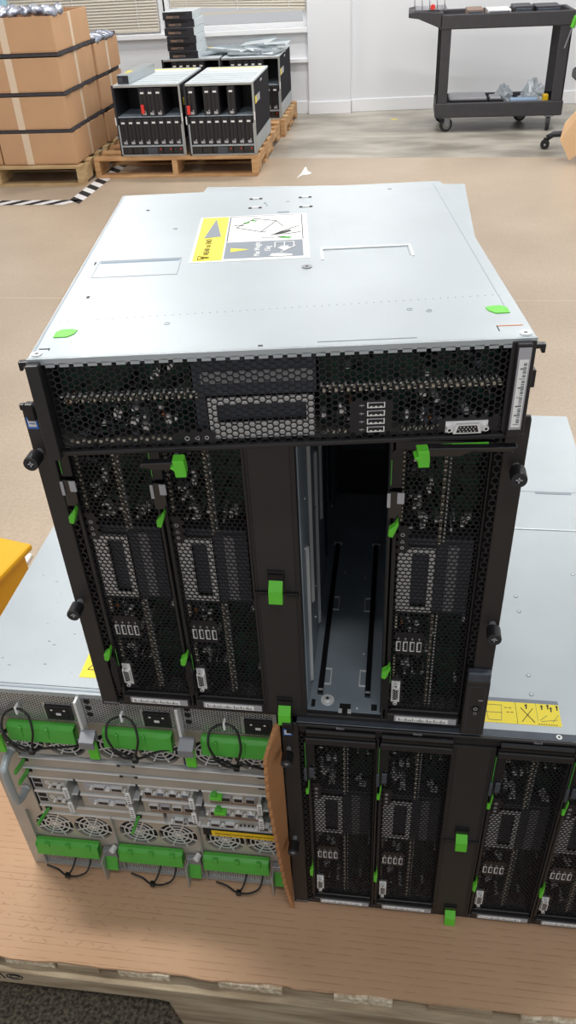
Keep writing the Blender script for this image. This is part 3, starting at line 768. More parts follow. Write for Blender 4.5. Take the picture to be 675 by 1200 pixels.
def make_supply(label):
    """power supply with grille and socket above, green bar, fans below; local origin bottom-left front, width .139, height .138."""
    t = thing('power_supply', label, 'power supply module', group='power supplies in the lower left enclosure')
    W, H = .1345, .138
    g = MB().hexgrid(.001, W-.001, .080, H-.002, .0042, .66, 'grille_silver', y=0, t=.0008, pointy=False, solid=lambda x, z: .088 < x < .130 and .084 < z < .114)
    g.box(.001, W-.001, .012, .013, .078, H, 'inner_dark'); g.box(.0, .0015, -.001, .09, 0, H, 'galvanised_rough'); g.box(W-.0015, W, -.001, .09, 0, H, 'galvanised_rough')
    g.build('grille', t)
    s = MB(); s.box(.091, .128, -.004, .0, .086, .113, 'black_plastic'); s.box(.095,.124,-.0046,-.004,.090,.109,'inner_dark'); s.box(.106,.113,-.0055,-.0046,.097,.101,'bright_metal'); s.box(.099,.102,-.005,-.0046,.105,.1075,'bright_metal'); s.box(.117,.120,-.005,-.0046,.105,.1075,'bright_metal')
    s.build('power_socket', t, bevel=.001)
    plate_with_holes(.001, W-.001, .0, .080, [(.038,.029),(.101,.029)], FR, .0, 'module_plate').build('fan_plate', t)
    fan_guard(.038, .0295, FR-.0015, .001, t); fan_guard(.101, .0295, FR-.0015, .001, t)
    h = MB(); h.prism([(-.002,.079),(-.008,.080),(-.014,.076),(-.017,.050),(-.012,.049),(-.010,.070),(-.002,.074)], 'x', .031, .128, 'green_deep')
    h.box(.031, .0335, -.015, -.002, .052, .078, 'green_deep'); h.box(.1255, .128, -.015, -.002, .052, .078, 'green_deep')
    h.box(.050,.054,-.0168,-.012,.056,.078,'green_deep'); h.box(.088,.092,-.0168,-.012,.056,.078,'green_deep')
    h.build('pull_bar', t, bevel=.0015, label='green pull bar')
    k = MB(); k.box(.003, .007, -.014, .0, .070, .136, 'bright_metal'); k.box(.003,.024,-.016,-.012,.062,.082,'bracket_grey'); k.prism([(-.012,.082),(-.030,.074),(-.030,.060),(-.027,.060),(-.027,.072),(-.012,.079)], 'x', .003, .024, 'bracket_grey')
    for q in range(3): k.cyl((.015,-.001,.098+q*.013),(.015,.0005,.098+q*.013), .0045, 'inner_dark', 14)
    k.build('release_bracket', t, bevel=.0008)
    k = MB(); k.box(.009, .023, -.022, -.017, .028, .062, 'green'); k.build('release_tab', t, bevel=.001, label='green release tab')
    return t
def make_supply_low(label):
    t = thing('fan_module', label, 'fan and power module', group='fan modules along the bottom of the lower left enclosure')
    W, H = .1345, .150
    plate_with_holes(.001, W-.001, .062, H-.002, [(.038,.112),(.101,.112)], FR, .0, 'module_plate').build('fan_plate', t)
    fan_guard(.038, .112, FR, .001, t); fan_guard(.101, .112, FR, .001, t)
    h = MB(); h.prism([(-.002,.080),(-.008,.080),(-.014,.077),(-.018,.052),(-.013,.049),(-.010,.070),(-.002,.075)], 'x', .002, .106, 'green_deep')
    h.box(.002, .0045, -.016, -.002, .052, .078, 'green_deep'); h.box(.1035, .106, -.016, -.002, .052, .078, 'green_deep')
    for x in (.022,.056,.090): h.box(x-.004,x+.004,-.0165,-.010,.070,.0795,'green_deep')
    h.build('pull_bar', t, bevel=.0015, label='green pull bar')
    g = MB().hexgrid(.002, W-.002, .004, .062, .0046, .62, 'grille_silver', y=0, t=.0008, pointy=False)
    g.box(.002, W-.002, .012, .013, .004, .062, 'inner_dark'); g.box(.0, .0015, -.006, .09, 0, H, 'galvanised_rough'); g.box(W-.0015, W, -.001, .09, 0, H, 'galvanised_rough'); g.box(0, W, -.004, .0, 0, .004, 'galvanised_rough')
    g.build('grille', t)
    k = MB(); k.box(.1105, .133, -.010, -.001, .044, .066, 'bracket_grey'); k.cyl((.126,-.012,.068),(.130,-.002,.068), .005, 'bright_metal', 14); k.box(.110,.1125,-.024,-.001,.004,.056,'galvanised_rough')
    k.build('release_bracket', t, bevel=.0008)
    k = MB(); k.prism([(-.006,.052),(-.010,.052),(-.018,.024),(-.014,.022)], 'x', .113, .132, 'green_deep'); k.build('release_tab', t, bevel=.001, label='green release tab')
    return t
SY = EY-.001
sup = make_supply('leftmost upper power supply with green bar, above the silver plates'); sup.location = (-.425, SY, -.1405)
dup(sup, (-.288, SY, -.1405), None, 'middle power supply of the upper row, directly under the left upright blades')
dup(sup, (-.151, SY, -.1405), None, 'right power supply of the upper row, partly hidden by the cardboard flap')
low = make_supply_low('bottom left fan module with green bar, over the worn patch of cardboard'); low.location = (-.425, SY, -.4345)
dup(low, (-.288, SY, -.4345), None, 'bottom middle fan module with two round fans and green bar')
dup(low, (-.151, SY, -.4345), None, 'bottom right fan module under the yellow warning strip, beside the cardboard flap')

# blank metal trays
def tray(z0, z1, label, pink):
    t = thing('cover_tray', label, 'cover plate', (EX0, EY, 0), group='plain silver cover plates')
    b = MB(); b.box(.048, EWd-.018, -.004, .06, z0, z1-.0015, 'module_plate'); b.box(.048, EWd-.018, -.0065, .06, z1-.0035, z1-.0012, 'plate_edge')
    b.box(.195,.2,-.0075,-.006,z1-.005,z1-.001,'ink'); b.box(.217,.222,-.0075,-.006,z1-.005,z1-.001,'ink'); b.box(.2,.217,-.0072,-.006,z1-.0028,z1-.001,'bracket_grey')
    b.box(.051,.060,-.0048,-.0035,z0+.010,z1-.005,'inner_dark'); b.box(EWd-.034,EWd-.022,-.0048,-.0035,z0+.014,z1-.008,'inner_dark')
    b.build('plate', t, bevel=.0006)
    g = MB(); zc = z1-.010; g.bar((.054,-.006,zc), (.052,-.030,zc+.004), (.0015,0,.0055), (.0022,.0004,0), 'green_deep'); g.build('release_tab', t, bevel=.001, label='green release tab')
    return t
tray(-.1665, -.1425, 'upper silver cover plate under the fans, with green tab at its left', 0)
tray(-.1915, -.1675, 'lower silver cover plate, just above the rows of ports', 0)
g = MB().prism([(-.004,-.165),(-.012,-.160),(-.016,-.200),(-.012,-.255),(-.004,-.250)][::-1], 'x', -.0345, -.0305, 'green_deep').build('release_lever', None, bevel=.001)
g.location.y = EY; tag(g, 'thin green upright lever beside the cardboard flap', 'lever')

# connection modules: two rows of four
def port(mb, x, z, w=.018, h=.0075, kind=0):
    mb.box(x, x+w, -.005, .0, z, z+h, 'plate_edge'); mb.box(x+.001, x+w-.001, -.0054, -.005, z+.001, z+h-.001, 'black_plastic' if kind != 1 else 'ink_grey')
    for q in (-.0035, w+.0035): mb.cyl((x+q,-.0075,z+h/2),(x+q,-.001,z+h/2), .0022, 'bright_metal', 6)
def make_conn(kind, w, label, group):
    t = thing('connection_module', label, 'network module', group=group)
    h = .0350
    f = MB(); f.box(0, w-.014, .0, .07, 0, h-.004, 'module_plate'); f.box(0, w-.002, -.003, .07, h-.004, h, 'plate_edge'); f.box(w-.014, w-.010, -.012, .05, .0, h-.004, 'galvanised_rough'); f.box(w-.0135,w-.0015,.018,.07,.0,h-.006,'mid_grey')
    f.build('faceplate', t, bevel=.0005)
    p = MB()
    if kind == 0:
        p.box(.001,.018,-.001,.0,.004,.029,'light_grey'); p.box(.003,.016,-.0012,-.0008,.006,.015,'inner_dark'); p.box(.003,.016,-.0012,-.0008,.018,.027,'inner_dark')
        p.ring((.024,-.001,.018),'y',.0025,.0036,.001,'bright_metal',16); port(p, .033, .012, .008); port(p, .046, .012, .008)
    elif kind == 1:
        p.box(.010,w-.030,-.001,.0,.008,.026,'light_grey'); port(p, .026, .016, .017); port(p, .053, .016, .017)
    elif kind == 2:
        for q in range(4): port(p, .008+q*.0185, .014, .012, .009, q % 2); p.cyl((.014+q*.0185,-.003,.0255),(.014+q*.0185,.0,.0255), .0025, 'bright_metal', 10)
        p.box(.008,.082,-.001,.0,.002,.007,'brown_part')
    else:
        p.box(.010,.080,-.001,.0,.003,.009,'brown_part')
        for q in range(4): p.box(.010+q*.018,.024+q*.018,-.004,.0,.013,.024,'light_grey' if q%2 else 'plate_edge'); p.box(.011+q*.018,.023+q*.018,-.0044,-.004,.0145,.0225,'black_plastic')
    p.build('ports', t, bevel=.0003)
    s = MB(); s.box(w-.016,w-.009,-.0135,-.012,.002,h-.008,'white_paper')
    for q in range(4): s.box(w-.0145,w-.0105,-.0138,-.0135,.005+q*.005,.0065+q*.005,'ink')
    s.build('label_strip', t)
    return t
cx = [EX0+.050, EX0+.122, EX0+.217, EX0+.312]; wd = [.0705, .0935, .0935, .0985]; kinds = [0,1,2,3]
names = [['left end', 'second from the left', 'third from the left', 'right end'], ['upper', 'lower']]
for c in range(4):
    for r in range(2):
        k = kinds[c] if not (r == 1 and c == 2) else 3
        if r == 1 and c == 3: k = 2
        m = make_conn(k, wd[c], '%s network module at the %s of the port rows' % (names[1][r], names[0][c]) if c in (0,3) else '%s network module, %s in the port rows' % (names[1][r], names[0][c]), 'network modules in the port rows')
        m.location = (cx[c], EY-.001, -.2275-.0360*r)
for (x, z) in ((EX0+.325, -.2035), (EX0+.328, -.240)):
    g = MB().box(x, x+.018, -.012, -.002, z, z+.006, 'green').box(x+.003, x+.010, -.010, -.002, z+.006, z+.012, 'green_deep').build('latch_clip', None, bevel=.001)
    g.location.y = EY; tag(g, 'small green latch clip on the %s port row near the cardboard flap' % ('upper' if z > -.22 else 'lower'), 'latch')
# lower cover strip with green tabs and yellow FAN label
st = thing('cover_strip', 'silver strip with green tabs between the port rows and the bottom fans', 'cover plate', (EX0, EY, 0))
b = MB(); b.box(.050, .245, -.002, .05, -.2870, -.2638, 'module_plate'); b.box(.250, EWd-.018, -.001, .05, -.2870, -.2638, 'galvanised_rough'); b.box(.050, EWd-.018, -.0045, .05, -.2870, -.2850, 'plate_edge'); b.box(.050,.245,-.0045,.04,-.2675,-.2655,'plate_edge'); b.build('strip', st)
b = MB()
for x in (.262,.283,.318,.340,.392): port(b, x, -.2790, .014, .007)
for q in range(6): b.box(.350+q*.006,.353+q*.006,-.0025,-.001,-.277,-.274,'ink')
for ch_v in range(len(b.v)): b.v[ch_v] = (b.v[ch_v][0], b.v[ch_v][1]-.001, b.v[ch_v][2])
b.build('ports', st)
for (x, z) in ((.063,-.2735),(.206,-.2740)):
    g = MB(); g.box(x-.005, x+.005, -.0050, -.0028, z-.003, z+.006, 'inner_dark'); g.bar((x,-.005,z), (x-(.006 if x < .1 else .001),-.032,z+.001), (.0015,0,.005), (.0022,.0004,0), 'green_deep'); g.build('release_tab', st, bevel=.001, label='green release tab')
yl = MB().box(-.143, -.0245, -.006, -.0035, -.303, -.287, 'inner_dark').box(-.130, -.0245, -.0066, -.006, -.3025, -.2895, 'yellow_label').build('warning_strip', None)
yl.location.y = EY; tag(yl, 'yellow warning strip with black lettering above the bottom right fans', 'warning label')
text_obj('lettering', 'FAN module must be replaced within 2 minutes!', .0048, 'ink', TX((-.0770,-.0070,-.296), (1,0,0), (0,0,1)), yl)

# cable ties
def tie(pts, head, label, r=.0017):
    t = thing('cable_tie', label, 'cable tie', (0,EY,0), group='black cable ties')
    MB().tube(bez(pts), r, 'tie_black', 8).build('strap', t, smooth=True)
    h = Vector(head); MB().box(h.x-.004, h.x+.004, h.y-.004, h.y+.003, h.z-.004, h.z+.004, 'tie_black').build('locking_head', t, bevel=.0008)
def loop_top(x, label, tail):
    S=.78
    pts = [(x-.020,-.034,-.098),(x-.030,-.028,-.070),(x-.026,-.012,-.046),(x-.002,-.006,-.034),(x+.018,-.012,-.042),(x+.026,-.028,-.070),(x+.020,-.036,-.100),(x+.014,-.032,-.122),(x-.006,-.034,-.118),(x-.022,-.034,-.098)]
    pts += [(x+.012,-.030,-.121)] + [(x+.03,-.026,-.120), (x+.06,-.022,tail[0]), (x+.10,-.016,tail[1])]
    pts = [((p[0]-x)*S+x, p[1]*.62-.004, (p[2]+.034)*S-.034) for p in pts]
    tie(pts, (x+.0125,-.0263,-.100), label)
loop_top(-.372, 'black cable tie looped round the leftmost upper green bar', (-.118,-.114))
loop_top(-.224, 'black cable tie looped round the middle upper green bar', (-.104,-.100))
loop_top(-.084, 'black cable tie looped round the right upper green bar', (-.132,-.150))
for x in (-.374, -.226, -.086):
    k = MB().box(x-.0015, x+.0015, -.010, -.001, -.044, -.030, 'white_plastic').build('tie_anchor', None, bevel=.0005); k.location.y = EY
    tag(k, 'small white clip holding the black cable tie on the %s grille' % ({-.374:'left',-.226:'middle',-.086:'right'}[x]), 'clip')
def loop_low(x, label, flip=1):
    pts = [(x+.030,-.004,-.392),(x+.030,-.018,-.402),(x+.024,-.026,-.413),(x+.008,-.031,-.418),(x-.010,-.030,-.419),(x-.026,-.022,-.418),(x-.044,-.020,-.412)]
    tie(pts, (x-.006,-.030,-.4185), label, .0016)
    MB_ = MB().tube(bez([(x-.006,-.030,-.4185),(x+.0,-.024,-.412),(x+.004,-.014,-.402),(x+.006,-.004,-.392)]), .0016, 'tie_black', 8).build('loose_strap', None, smooth=True)
    MB_.location.y = EY; tag(MB_, label.replace('black cable tie', 'short end of the black cable tie'), 'cable tie', 'ends of the lower cable ties')
loop_low(-.370, 'black cable tie hanging under the bottom left fan module')
loop_low(-.228, 'black cable tie hanging under the bottom middle fan module')
loop_low(-.088, 'black cable tie hanging under the bottom right fan module')

# ------------------------------------------------------------------ cardboard sheet, flap, pallet under the enclosures
CT = -.4395
sh = MB(); X0c, X1c, Y0c, Y1c = -.66, .60, -.142, .86
nx = 60; vs = []; rr = random.Random(5)
front = [Y0c + .0015*math.sin(i*.9)+rr.uniform(-.0012,.0012) + .010*(i/nx) for i in range(nx+1)]
for i in range(nx+1):
    x = X0c+(X1c-X0c)*i/nx
    vs += [(x,front[i],CT),(x,front[i],CT-.005),(x,Y1c,CT),(x,Y1c,CT-.005)]
fs = []
for i in range(nx):
    a = 4*i; c_ = a+4
    fs += [(a,c_,c_+2,a+2),(a+1,a+3,c_+3,c_+1),(a,a+1,c_+1,c_),(a+2,c_+2,c_+3,a+3)]
fs += [(0,2,3,1),(4*nx,4*nx+1,4*nx+3,4*nx+2)]
sh.add(vs, fs, 'kraft_sheet')
sheet = sh.build('cardboard_sheet')
tp_ = MB(); rt = random.Random(11)
for i in range(15):
    for j in range(7):
        if rt.random() < .25: continue
        x = -.50+i*.019+j*.004+rt.uniform(-.003,.003); y = -.110+j*.016+rt.uniform(-.002,.002)
        if y > .0+(-.30-x)*.4: continue
        a = .6 if (i+j)%2 else -.5; L_ = rt.uniform(.004,.011)
        d = Vector((math.cos(a),math.sin(a),0)); n_ = Vector((-d.y,d.x,0)); p = Vector((x,y,CT+.0001))
        tp_.bar(p-d*L_/2, p+d*L_/2, n_*rt.uniform(.0005,.0009), Vector((0,0,.0001)), 'kraft_print')
mat('kraft_print', rgb(176,140,110), .8)
tp_.build('tread_print', sheet); tag(sheet, 'large brown corrugated cardboard sheet under the lower enclosures', 'cardboard')
fl = MB()
# flap standing between the two lower enclosures, ragged front edge
prof = [(-.002,.0),(-.004,-.010)]
outl = []
edge = [(-.006,-.006),(-.030,-.004),(-.085,-.030),(-.096,-.075),(-.098,-.120),(-.094,-.165),(-.090,-.220),(-.080,-.275),(-.072,-.330),(-.066,-.375),(-.055,-.405),(-.042,CT)]
edge = [(-.016,-.012,-.004),(-.022,-.042,-.014),(-.026,-.047,-.030),(-.027,-.047,-.100),(-.0235,-.046,-.180),(-.020,-.043,-.265),(-.016,-.038,-.345),(-.0125,-.030,-.400),(-.0105,-.022,CT+.0005)]
rows = []
for i in range(len(edge)-1):
    for q in range(8):
        f_ = q/8; p = [edge[i][k]*(1-f_)+edge[i+1][k]*f_ for k in range(3)]
        z_ = .0012 if q%2 else -.0010
        rows.append((p[0]-z_*.4, p[1]-z_, p[2]))
rows.append(edge[-1])
vs = []
for (x,y,z) in rows: vs += [(x,y,z),(x+.0045,y+.001,z),(-.0128,-.0115,z),(-.0085,-.0115,z)]
fs = []
for i in range(len(rows)-1):
    a = 4*i; c_ = a+4
    fs += [(a,a+1,c_+1,c_),(a+1,a+3,c_+3,c_+1),(a+2,a,c_,c_+2),(a+3,a+2,c_+2,c_+3)]
fs += [(0,2,3,1),(4*len(rows)-4,4*len(rows)-3,4*len(rows)-1,4*len(rows)-2)]
fl.add(vs, fs, 'kraft_flap')
flap = fl.build('cardboard_flap'); tag(flap, 'ragged brown cardboard flap standing upright between the lower enclosures', 'cardboard')

def make_pallet(name_lbl, L, W, m, notch=True, deck=7, th=.016, mat2=None):
    """stringers along local y (length W), deckboards along local x (length L). top at z .130."""
    t = thing('wooden_pallet', name_lbl, 'pallet')
    zt = .130; sb = .016; sh_ = zt-th-sb
    for i in range(3):
        x = [0, L/2-.019, L-.038][i]
        n1, n2, n3, n4 = .16*W, .38*W, .62*W, .84*W
        pl = [(0,sb),(n1,sb),(n1+.015,sb+.038),(n2-.015,sb+.038),(n2,sb),(n3,sb),(n3+.015,sb+.038),(n4-.015,sb+.038),(n4,sb),(W,sb),(W,sb+sh_),(0,sb+sh_)]
        MB().prism(pl, 'x', x, x+.038, m).build('stringer', t, bevel=.002)
    for k in range(deck):
        wd_ = .095 if k in (0, deck-1) else .085; y = (W-.095)*k/(deck-1)
        MB().box(0, L, y, y+wd_, zt-th, zt, (mat2 or m) if k%3==1 else m).build('deck_board', t, bevel=.002)
    for k in range(4):
        y = (W-.09)*k/3; MB().box(0, L, y, y+.09, 0, sb, m).build('bottom_board', t, bevel=.002)
    return t
# near pallet: stringers run left-right, so it is the same pallet turned a quarter
near = thing('wooden_pallet', 'weathered wooden pallet under the cardboard sheet and enclosures', 'pallet', (0,0,0))
def nb(x0,x1,y0,y1,z0,z1,m,name): MB().box(x0,x1,y0,y1,z0,z1,m).build(name, near, bevel=.0015)
zt = CT-.005
pz = zt-.017; pb = FZ+.014
pb = FZ+.0095
pl = [(-.62,pb),(-.60,pb),(-.585,pz-.040),(-.205,pz-.036),(-.185,pz-.040),(-.170,pb),(.16,pb),(.175,pz-.040),(.40,pz-.040),(.415,pb),(.62,pb),(.62,pz),(-.62,pz)]
for y in (-.152, .32, .79):
    so = MB().prism(pl, 'y', y, y+.038, 'wood_pale').build('stringer', near, bevel=.0015)
# deckboards run front-back; their cut ends show under the cardboard
for (x0, x1, m) in ((-.62,-.56,'wood_pale'),(-.52,-.455,'wood_grey'),(-.44,-.36,'wood_end'),(-.355,-.29,'wood_pale'),(-.26,-.18,'wood_end'),(-.106,-.01,'wood_end'),(.065,.15,'wood_end'),(.20,.29,'wood_pale'),(.33,.42,'wood_end'),(.47,.56,'wood_pale')):
    nb(x0, x1, -.140, .82, pz, zt, m, 'deck_board')
for y in (.30, .75): nb(-.60, .62, y, y+.09, FZ, FZ+.014, 'wood_grey', 'bottom_board')
for (x0,x1) in ((-.455,-.44),(-.29,-.262),(-.178,-.108),(-.008,.063),(.152,.198)): nb(x0+.002,x1-.002,-.128,-.10,pz,pz+.006,'wood_grey','spacer')
# printed stamp on the stringer face
sp = MB(); yy = -.1526
def fr(cx_, cz_, a, b_, r=.0006, n=20): sp.tube([(cx_+a*math.cos(2*PI*i/n), yy, cz_+b_*math.sin(2*PI*i/n)) for i in range(n)], r, 'ink', 4, closed=True)
fr(-.425, pz-.014, .013, .008, .0008); fr(-.425, pz-.014, .008, .004)
for p, q in (((-.47,pz-.006),(-.448,pz-.006)),((-.448,pz-.006),(-.442,pz-.022)),((-.47,pz-.020),(-.45,pz-.022))): sp.tube([(p[0],yy,p[1]),(q[0],yy,q[1])], .0008, 'ink', 4)
sp.build('printed_stamp', near)
for (x,z,l) in ((-.345,pz+.004,.02),(-.11,pz+.006,.015),(.10,pz+.002,.03),(.12,pz+.008,.02),(-.27,pz+.004,.012)):
    pass
mt = MB().box(-.62, 1.4, -1.1, -.0, FZ, FZ+.009, 'speckle').build('floor_mat', None, bevel=.003); tag(mt, 'dark speckled floor mat in front of the pallet at the bottom edge', 'mat')

# yellow tote left of the pallet
tote = thing('storage_tote', 'yellow plastic tote left of the lower left enclosure', 'tote', (-.93, .28, FZ), (0,0,-.22))
b = MB(); h_ = .345
b.box(-.20,.20,-.36,.36,.0,.006,'yellow_tote')
for (x0,x1,y0,y1) in ((-.20,-.194,-.36,.36),(.194,.20,-.36,.36),(-.194,.194,-.36,-.354),(-.194,.194,.354,.36)): b.box(x0,x1,y0,y1,.006,h_,'yellow_tote')
b.build('tub', tote, bevel=.004)
b = MB(); b.box(-.215,.215,-.375,.375,h_,h_+.016,'yellow_tote'); b.build('lid', tote, bevel=.006)
wb = MB().box(-.03,.03,-.02,.02,0,.012,'white_plastic').build('foam_block', None, bevel=.004); wb.location = (-.905,.955,FZ); tag(wb, 'small white scrap on the floor behind the yellow tote', 'scrap')

# ------------------------------------------------------------------ room shell
WY = .07
def wallpt(s, n=0.):   # s along the wall (to the right), n towards the camera
    return (-.38+math.cos(WY)*s+math.sin(WY)*n, 7.38+math.sin(WY)*s-math.cos(WY)*n)
def wbox(mb, s0, s1, n0, n1, z0, z1, m):
    pts = []
    for s in (s0,s1):
        for n in (n0,n1):
            x, y = wallpt(s,n)
            for z in (z0,z1): pts.append((x,y,z))
    # n1>n0 points towards -y
    mb.add(pts, [(0,2,3,1),(4,5,7,6),(0,1,5,4),(2,6,7,3),(0,4,6,2),(1,3,7,5)], m)
f = MB().box(-6, 5, -3, 8.0, FZ-.1, FZ, 'floor').build('floor'); structure(f)
w = MB(); ZT = 2.6
wbox(w, -.0, 6, -.12, 0, FZ, ZT, 'wall_white')                       # right of the column
wbox(w, -6, -.36, -.12, 0, FZ, .085, 'wall_white')                    # under the windows
wbox(w, -6, -.36, -.12, 0, 1.5, ZT, 'wall_white')
wbox(w, -1.655, -1.56, -.12, 0, .085, 1.5, 'wall_white'); wbox(w, -6, -3.2, -.12, 0, .085, 1.5, 'wall_white')
structure(w.build('wall_back'))
w = MB(); wbox(w, -.372, .0, -.10, .055, FZ, ZT, 'wall_white'); structure(w.build('wall_column', bevel=.004))
b = MB(); wbox(b, .0, 6, 0, .014, FZ, FZ+.105, 'trim_white'); wbox(b, -.377, .012, .055, .069, FZ, FZ+.105, 'trim_white'); wbox(b, 0, .012, 0, .069, FZ, FZ+.105, 'trim_white'); structure(b.build('baseboard_back', bevel=.004))
b = MB(); wbox(b, -6, -.372, 0, .014, FZ, FZ+.105, 'trim_white'); structure(b.build('baseboard_left', bevel=.004))
b = MB(); wbox(b, -6, -1.575, -.02, .045, .045, .085, 'trim_white'); wbox(b, -1.575, -.372, -.02, .045, .045, .085, 'trim_white'); structure(b.build('trim_1', bevel=.005))
b = MB(); wbox(b, -1.5, -.372, 0, .035, -.185, -.150, 'trim_white'); structure(b.build('trim_2', bevel=.005))
glass = bpy.data.materials.new('glass'); glass.use_nodes = True
gb = glass.node_tree.nodes['Principled BSDF']; gb.inputs['Transmission Weight'].default_value = 1; gb.inputs['Roughness'].default_value = .02; gb.inputs['IOR'].default_value = 1.05; M['glass'] = glass
def window(idx, s0, s1):
    b = MB()
    for (a, c_) in ((s0, s0+.05), (s1-.05, s1)): wbox(b, a, c_, -.07, -.02, .085, 1.5, 'trim_white')
    wbox(b, s0+.05, s1-.05, -.07, -.02, .085, .125, 'trim_white'); wbox(b, s0+.05, s1-.05, -.07, -.02, 1.45, 1.5, 'trim_white')
    o = structure(b.build('window_%d' % idx))
    g = MB(); wbox(g, s0+.05, s1-.05, -.05, -.046, .125, 1.45, 'glass'); g.build('window_pane', o)
    return o
window(1, -3.2, -1.655); window(2, -1.56, -.36)
def blind(s0, s1, z0, label, sag=0.):
    t = thing('window_blind', label, 'window blind')
    b = MB(); z = z0; k = 0
    while z < 1.42:
        pts = []; f0 = 0 if not sag else max(0, 1-k/7)
        tilt = sag*f0
        p = []
        for s, dz in ((s0,tilt),(s1,0)):
            for n, zz in ((-.012,.0125),(.002,-.0135)):
                x, y = wallpt(s,n); p.append((x,y,z+zz+dz)); p.append((x,y,z+zz+dz+.0012))
        b.add(p, [(0,2,3,1),(4,5,7,6),(0,4,6,2),(1,3,7,5),(0,1,5,4),(2,6,7,3)], 'blind'); z += .0225; k += 1
    b.build('slats', t)
    c_ = MB()
    for fr_ in (.12, .5, .88):
        s = s0+(s1-s0)*fr_; wbox(c_, s-.002, s+.002, .006, .008, z0, 1.44, 'white_plastic')
    c_.build('cords', t)
    r = MB(); wbox(r, s0, s1, -.018, .008, z0-.028, z0-.014, 'blind'); r.build('bottom_rail', t)
    r = MB(); wbox(r, s0, s1, -.018, .014, 1.42, 1.46, 'blind'); r.build('head_rail', t)
blind(-3.14, -1.67, .128, 'beige window blind hanging behind the stack of boxes, lowered to the sill')
blind(-1.55, -.385, .235, 'beige window blind behind the stack of dark modules, with a bright gap below', sag=.05)
wnd = MB(); wbox(wnd, -1.60, -1.575, .0, .012, .085, 1.4, 'trim_white'); wbox(wnd,-1.615,-1.60,.0,.006,.085,1.4,'black_plastic'); structure(wnd.build('trim_3'))

# hazard tape on the floor
tp = thing('floor_tape', 'black and white striped marking tape on the floor before the boxed pallet', 'floor tape')
def stripes(p0, p1, w_, n):
    p0 = Vector(p0); p1 = Vector(p1); d = (p1-p0); L_ = d.length; d.normalize(); nn = Vector((-d.y, d.x)); s_ = MB(); sk = w_*.9
    for i in range(n):
        a = L_*i/n; c_ = L_*(i+1)/n
        q = [p0+d*a+nn*0, p0+d*c_+nn*0, p0+d*(c_+sk)+nn*w_, p0+d*(a+sk)+nn*w_]
        s_.add([(v.x,v.y,FZ+.0006) for v in q], [(0,1,2,3)], 'white_plastic' if i%2 else 'ink')
    s_.build('tape_strip', tp)
stripes((-3.9,4.49), (-2.07,4.475), .11, 26); stripes((-1.965,4.49), (-1.93,5.75), .10, 16)

lab = 0
mk = MB(); mk.add([(p[0],p[1],FZ+.0006) for p in ((-.605,5.05),(-.575,5.14),(-.535,5.15),(-.510,5.19),(-.545,5.25),(-.570,5.37),(-.580,5.36),(-.585,5.20))], [tuple(range(8))], 'white_plastic')
mk = mk.build('floor_scrap'); tag(mk, 'torn white tape scrap on the floor near the grey boundary', 'scrap')
mk = MB().box(.0,.055,6.97,7.0,FZ,FZ+.001,'yellow_paper').build('yellow_scrap'); tag(mk, 'small yellow scrap on the grey floor near the wall', 'scrap')
jn = MB(); jn.box(-6,5,2.88,2.886,FZ,FZ+.0004,'joint'); structure(jn.build('floor_joint'))

# ------------------------------------------------------------------ boxes on the left pallet
PT = FZ+.132
bp = make_pallet('pale wooden pallet under the stack of brown boxes', 1.24, 1.30, 'wood'); bp.location = (-3.32, 4.93, FZ)
def make_box(label, x0, x1, y0, y1, z0, h, group='brown boxes stacked on the left pallet', flaps=True):
    t = thing('cardboard_box', label, 'box', (x0,y0,z0), (0,0,0), group)
    W_, D_ = x1-x0, y1-y0; b = MB(); th = .006
    rr = random.Random(int(z0*1000)+int(y0*10))
    b.box(0,W_,0,D_,0,th,'box_card')
    wob = lambda: rr.uniform(-.006,.006)
    for (a0,a1,c0,c1) in ((0,W_,0,th),(0,W_,D_-th,D_),(0,th,th,D_-th),(W_-th,W_,th,D_-th)): b.box(a0,a1,c0,c1,th,h,'box_card')
    b.build('carton', t, bevel=.003)
    s = MB(); s.box(W_*.32,W_*.32+.05,-.0012,-.0002,0,h,'tape'); s.box(W_+.0002,W_+.0012,D_*.45,D_*.45+.045,0,h,'tape'); s.build('tape', t)
    return t
tiers = [('lowest', -.4650), ('second', -.2420), ('third', -.0170), ('top', .2100)]
BHt = .198
for nm, z in tiers:
    dx = {'lowest':0,'second':-.01,'third':-.005,'top':-.0}[nm]
    zz = z+.001
    make_box('front right brown box, %s tier, on the left pallet' % nm, -2.65+dx, -2.115+dx, 4.98, 5.66, zz, BHt)
    if nm != 'top': make_box('rear brown box of the %s tier, behind the front box' % nm, -2.65+dx, -2.10+dx, 5.675, 6.22, zz, BHt)
    if nm == 'lowest': make_box('brown box at the left edge of the photo, lowest tier', -3.20, -2.665, 4.99, 5.66, zz, BHt)
    if nm != 'lowest': 
        f = MB(); rr = random.Random(int(z*100)); n = 24; vs = []
        for i in range(n+1):
            y = 4.985+(1.22)*i/n; j_ = rr.uniform(-.012,.010)
            vs += [(-2.65,y,zz-.0225),(-2.108+dx+j_,y,zz-.0225),(-2.65,y,zz-.001),(-2.108+dx+j_,y,zz-.001)]
        fs = []
        for i in range(n): a=4*i; c_=a+4; fs += [(a,c_,c_+1,a+1),(a+2,a+3,c_+3,c_+2),(a,a+2,c_+2,c_),(a+1,c_+1,c_+3,a+3)]
        fs += [(0,1,3,2),(4*n,4*n+2,4*n+3,4*n+1)]
        f.add(vs, fs, 'foam'); fo = f.build('foam_sheet'); tag(fo, 'dark grey foam sheet under the %s tier of brown boxes' % nm, 'foam sheet', 'dark foam sheets between the box tiers')
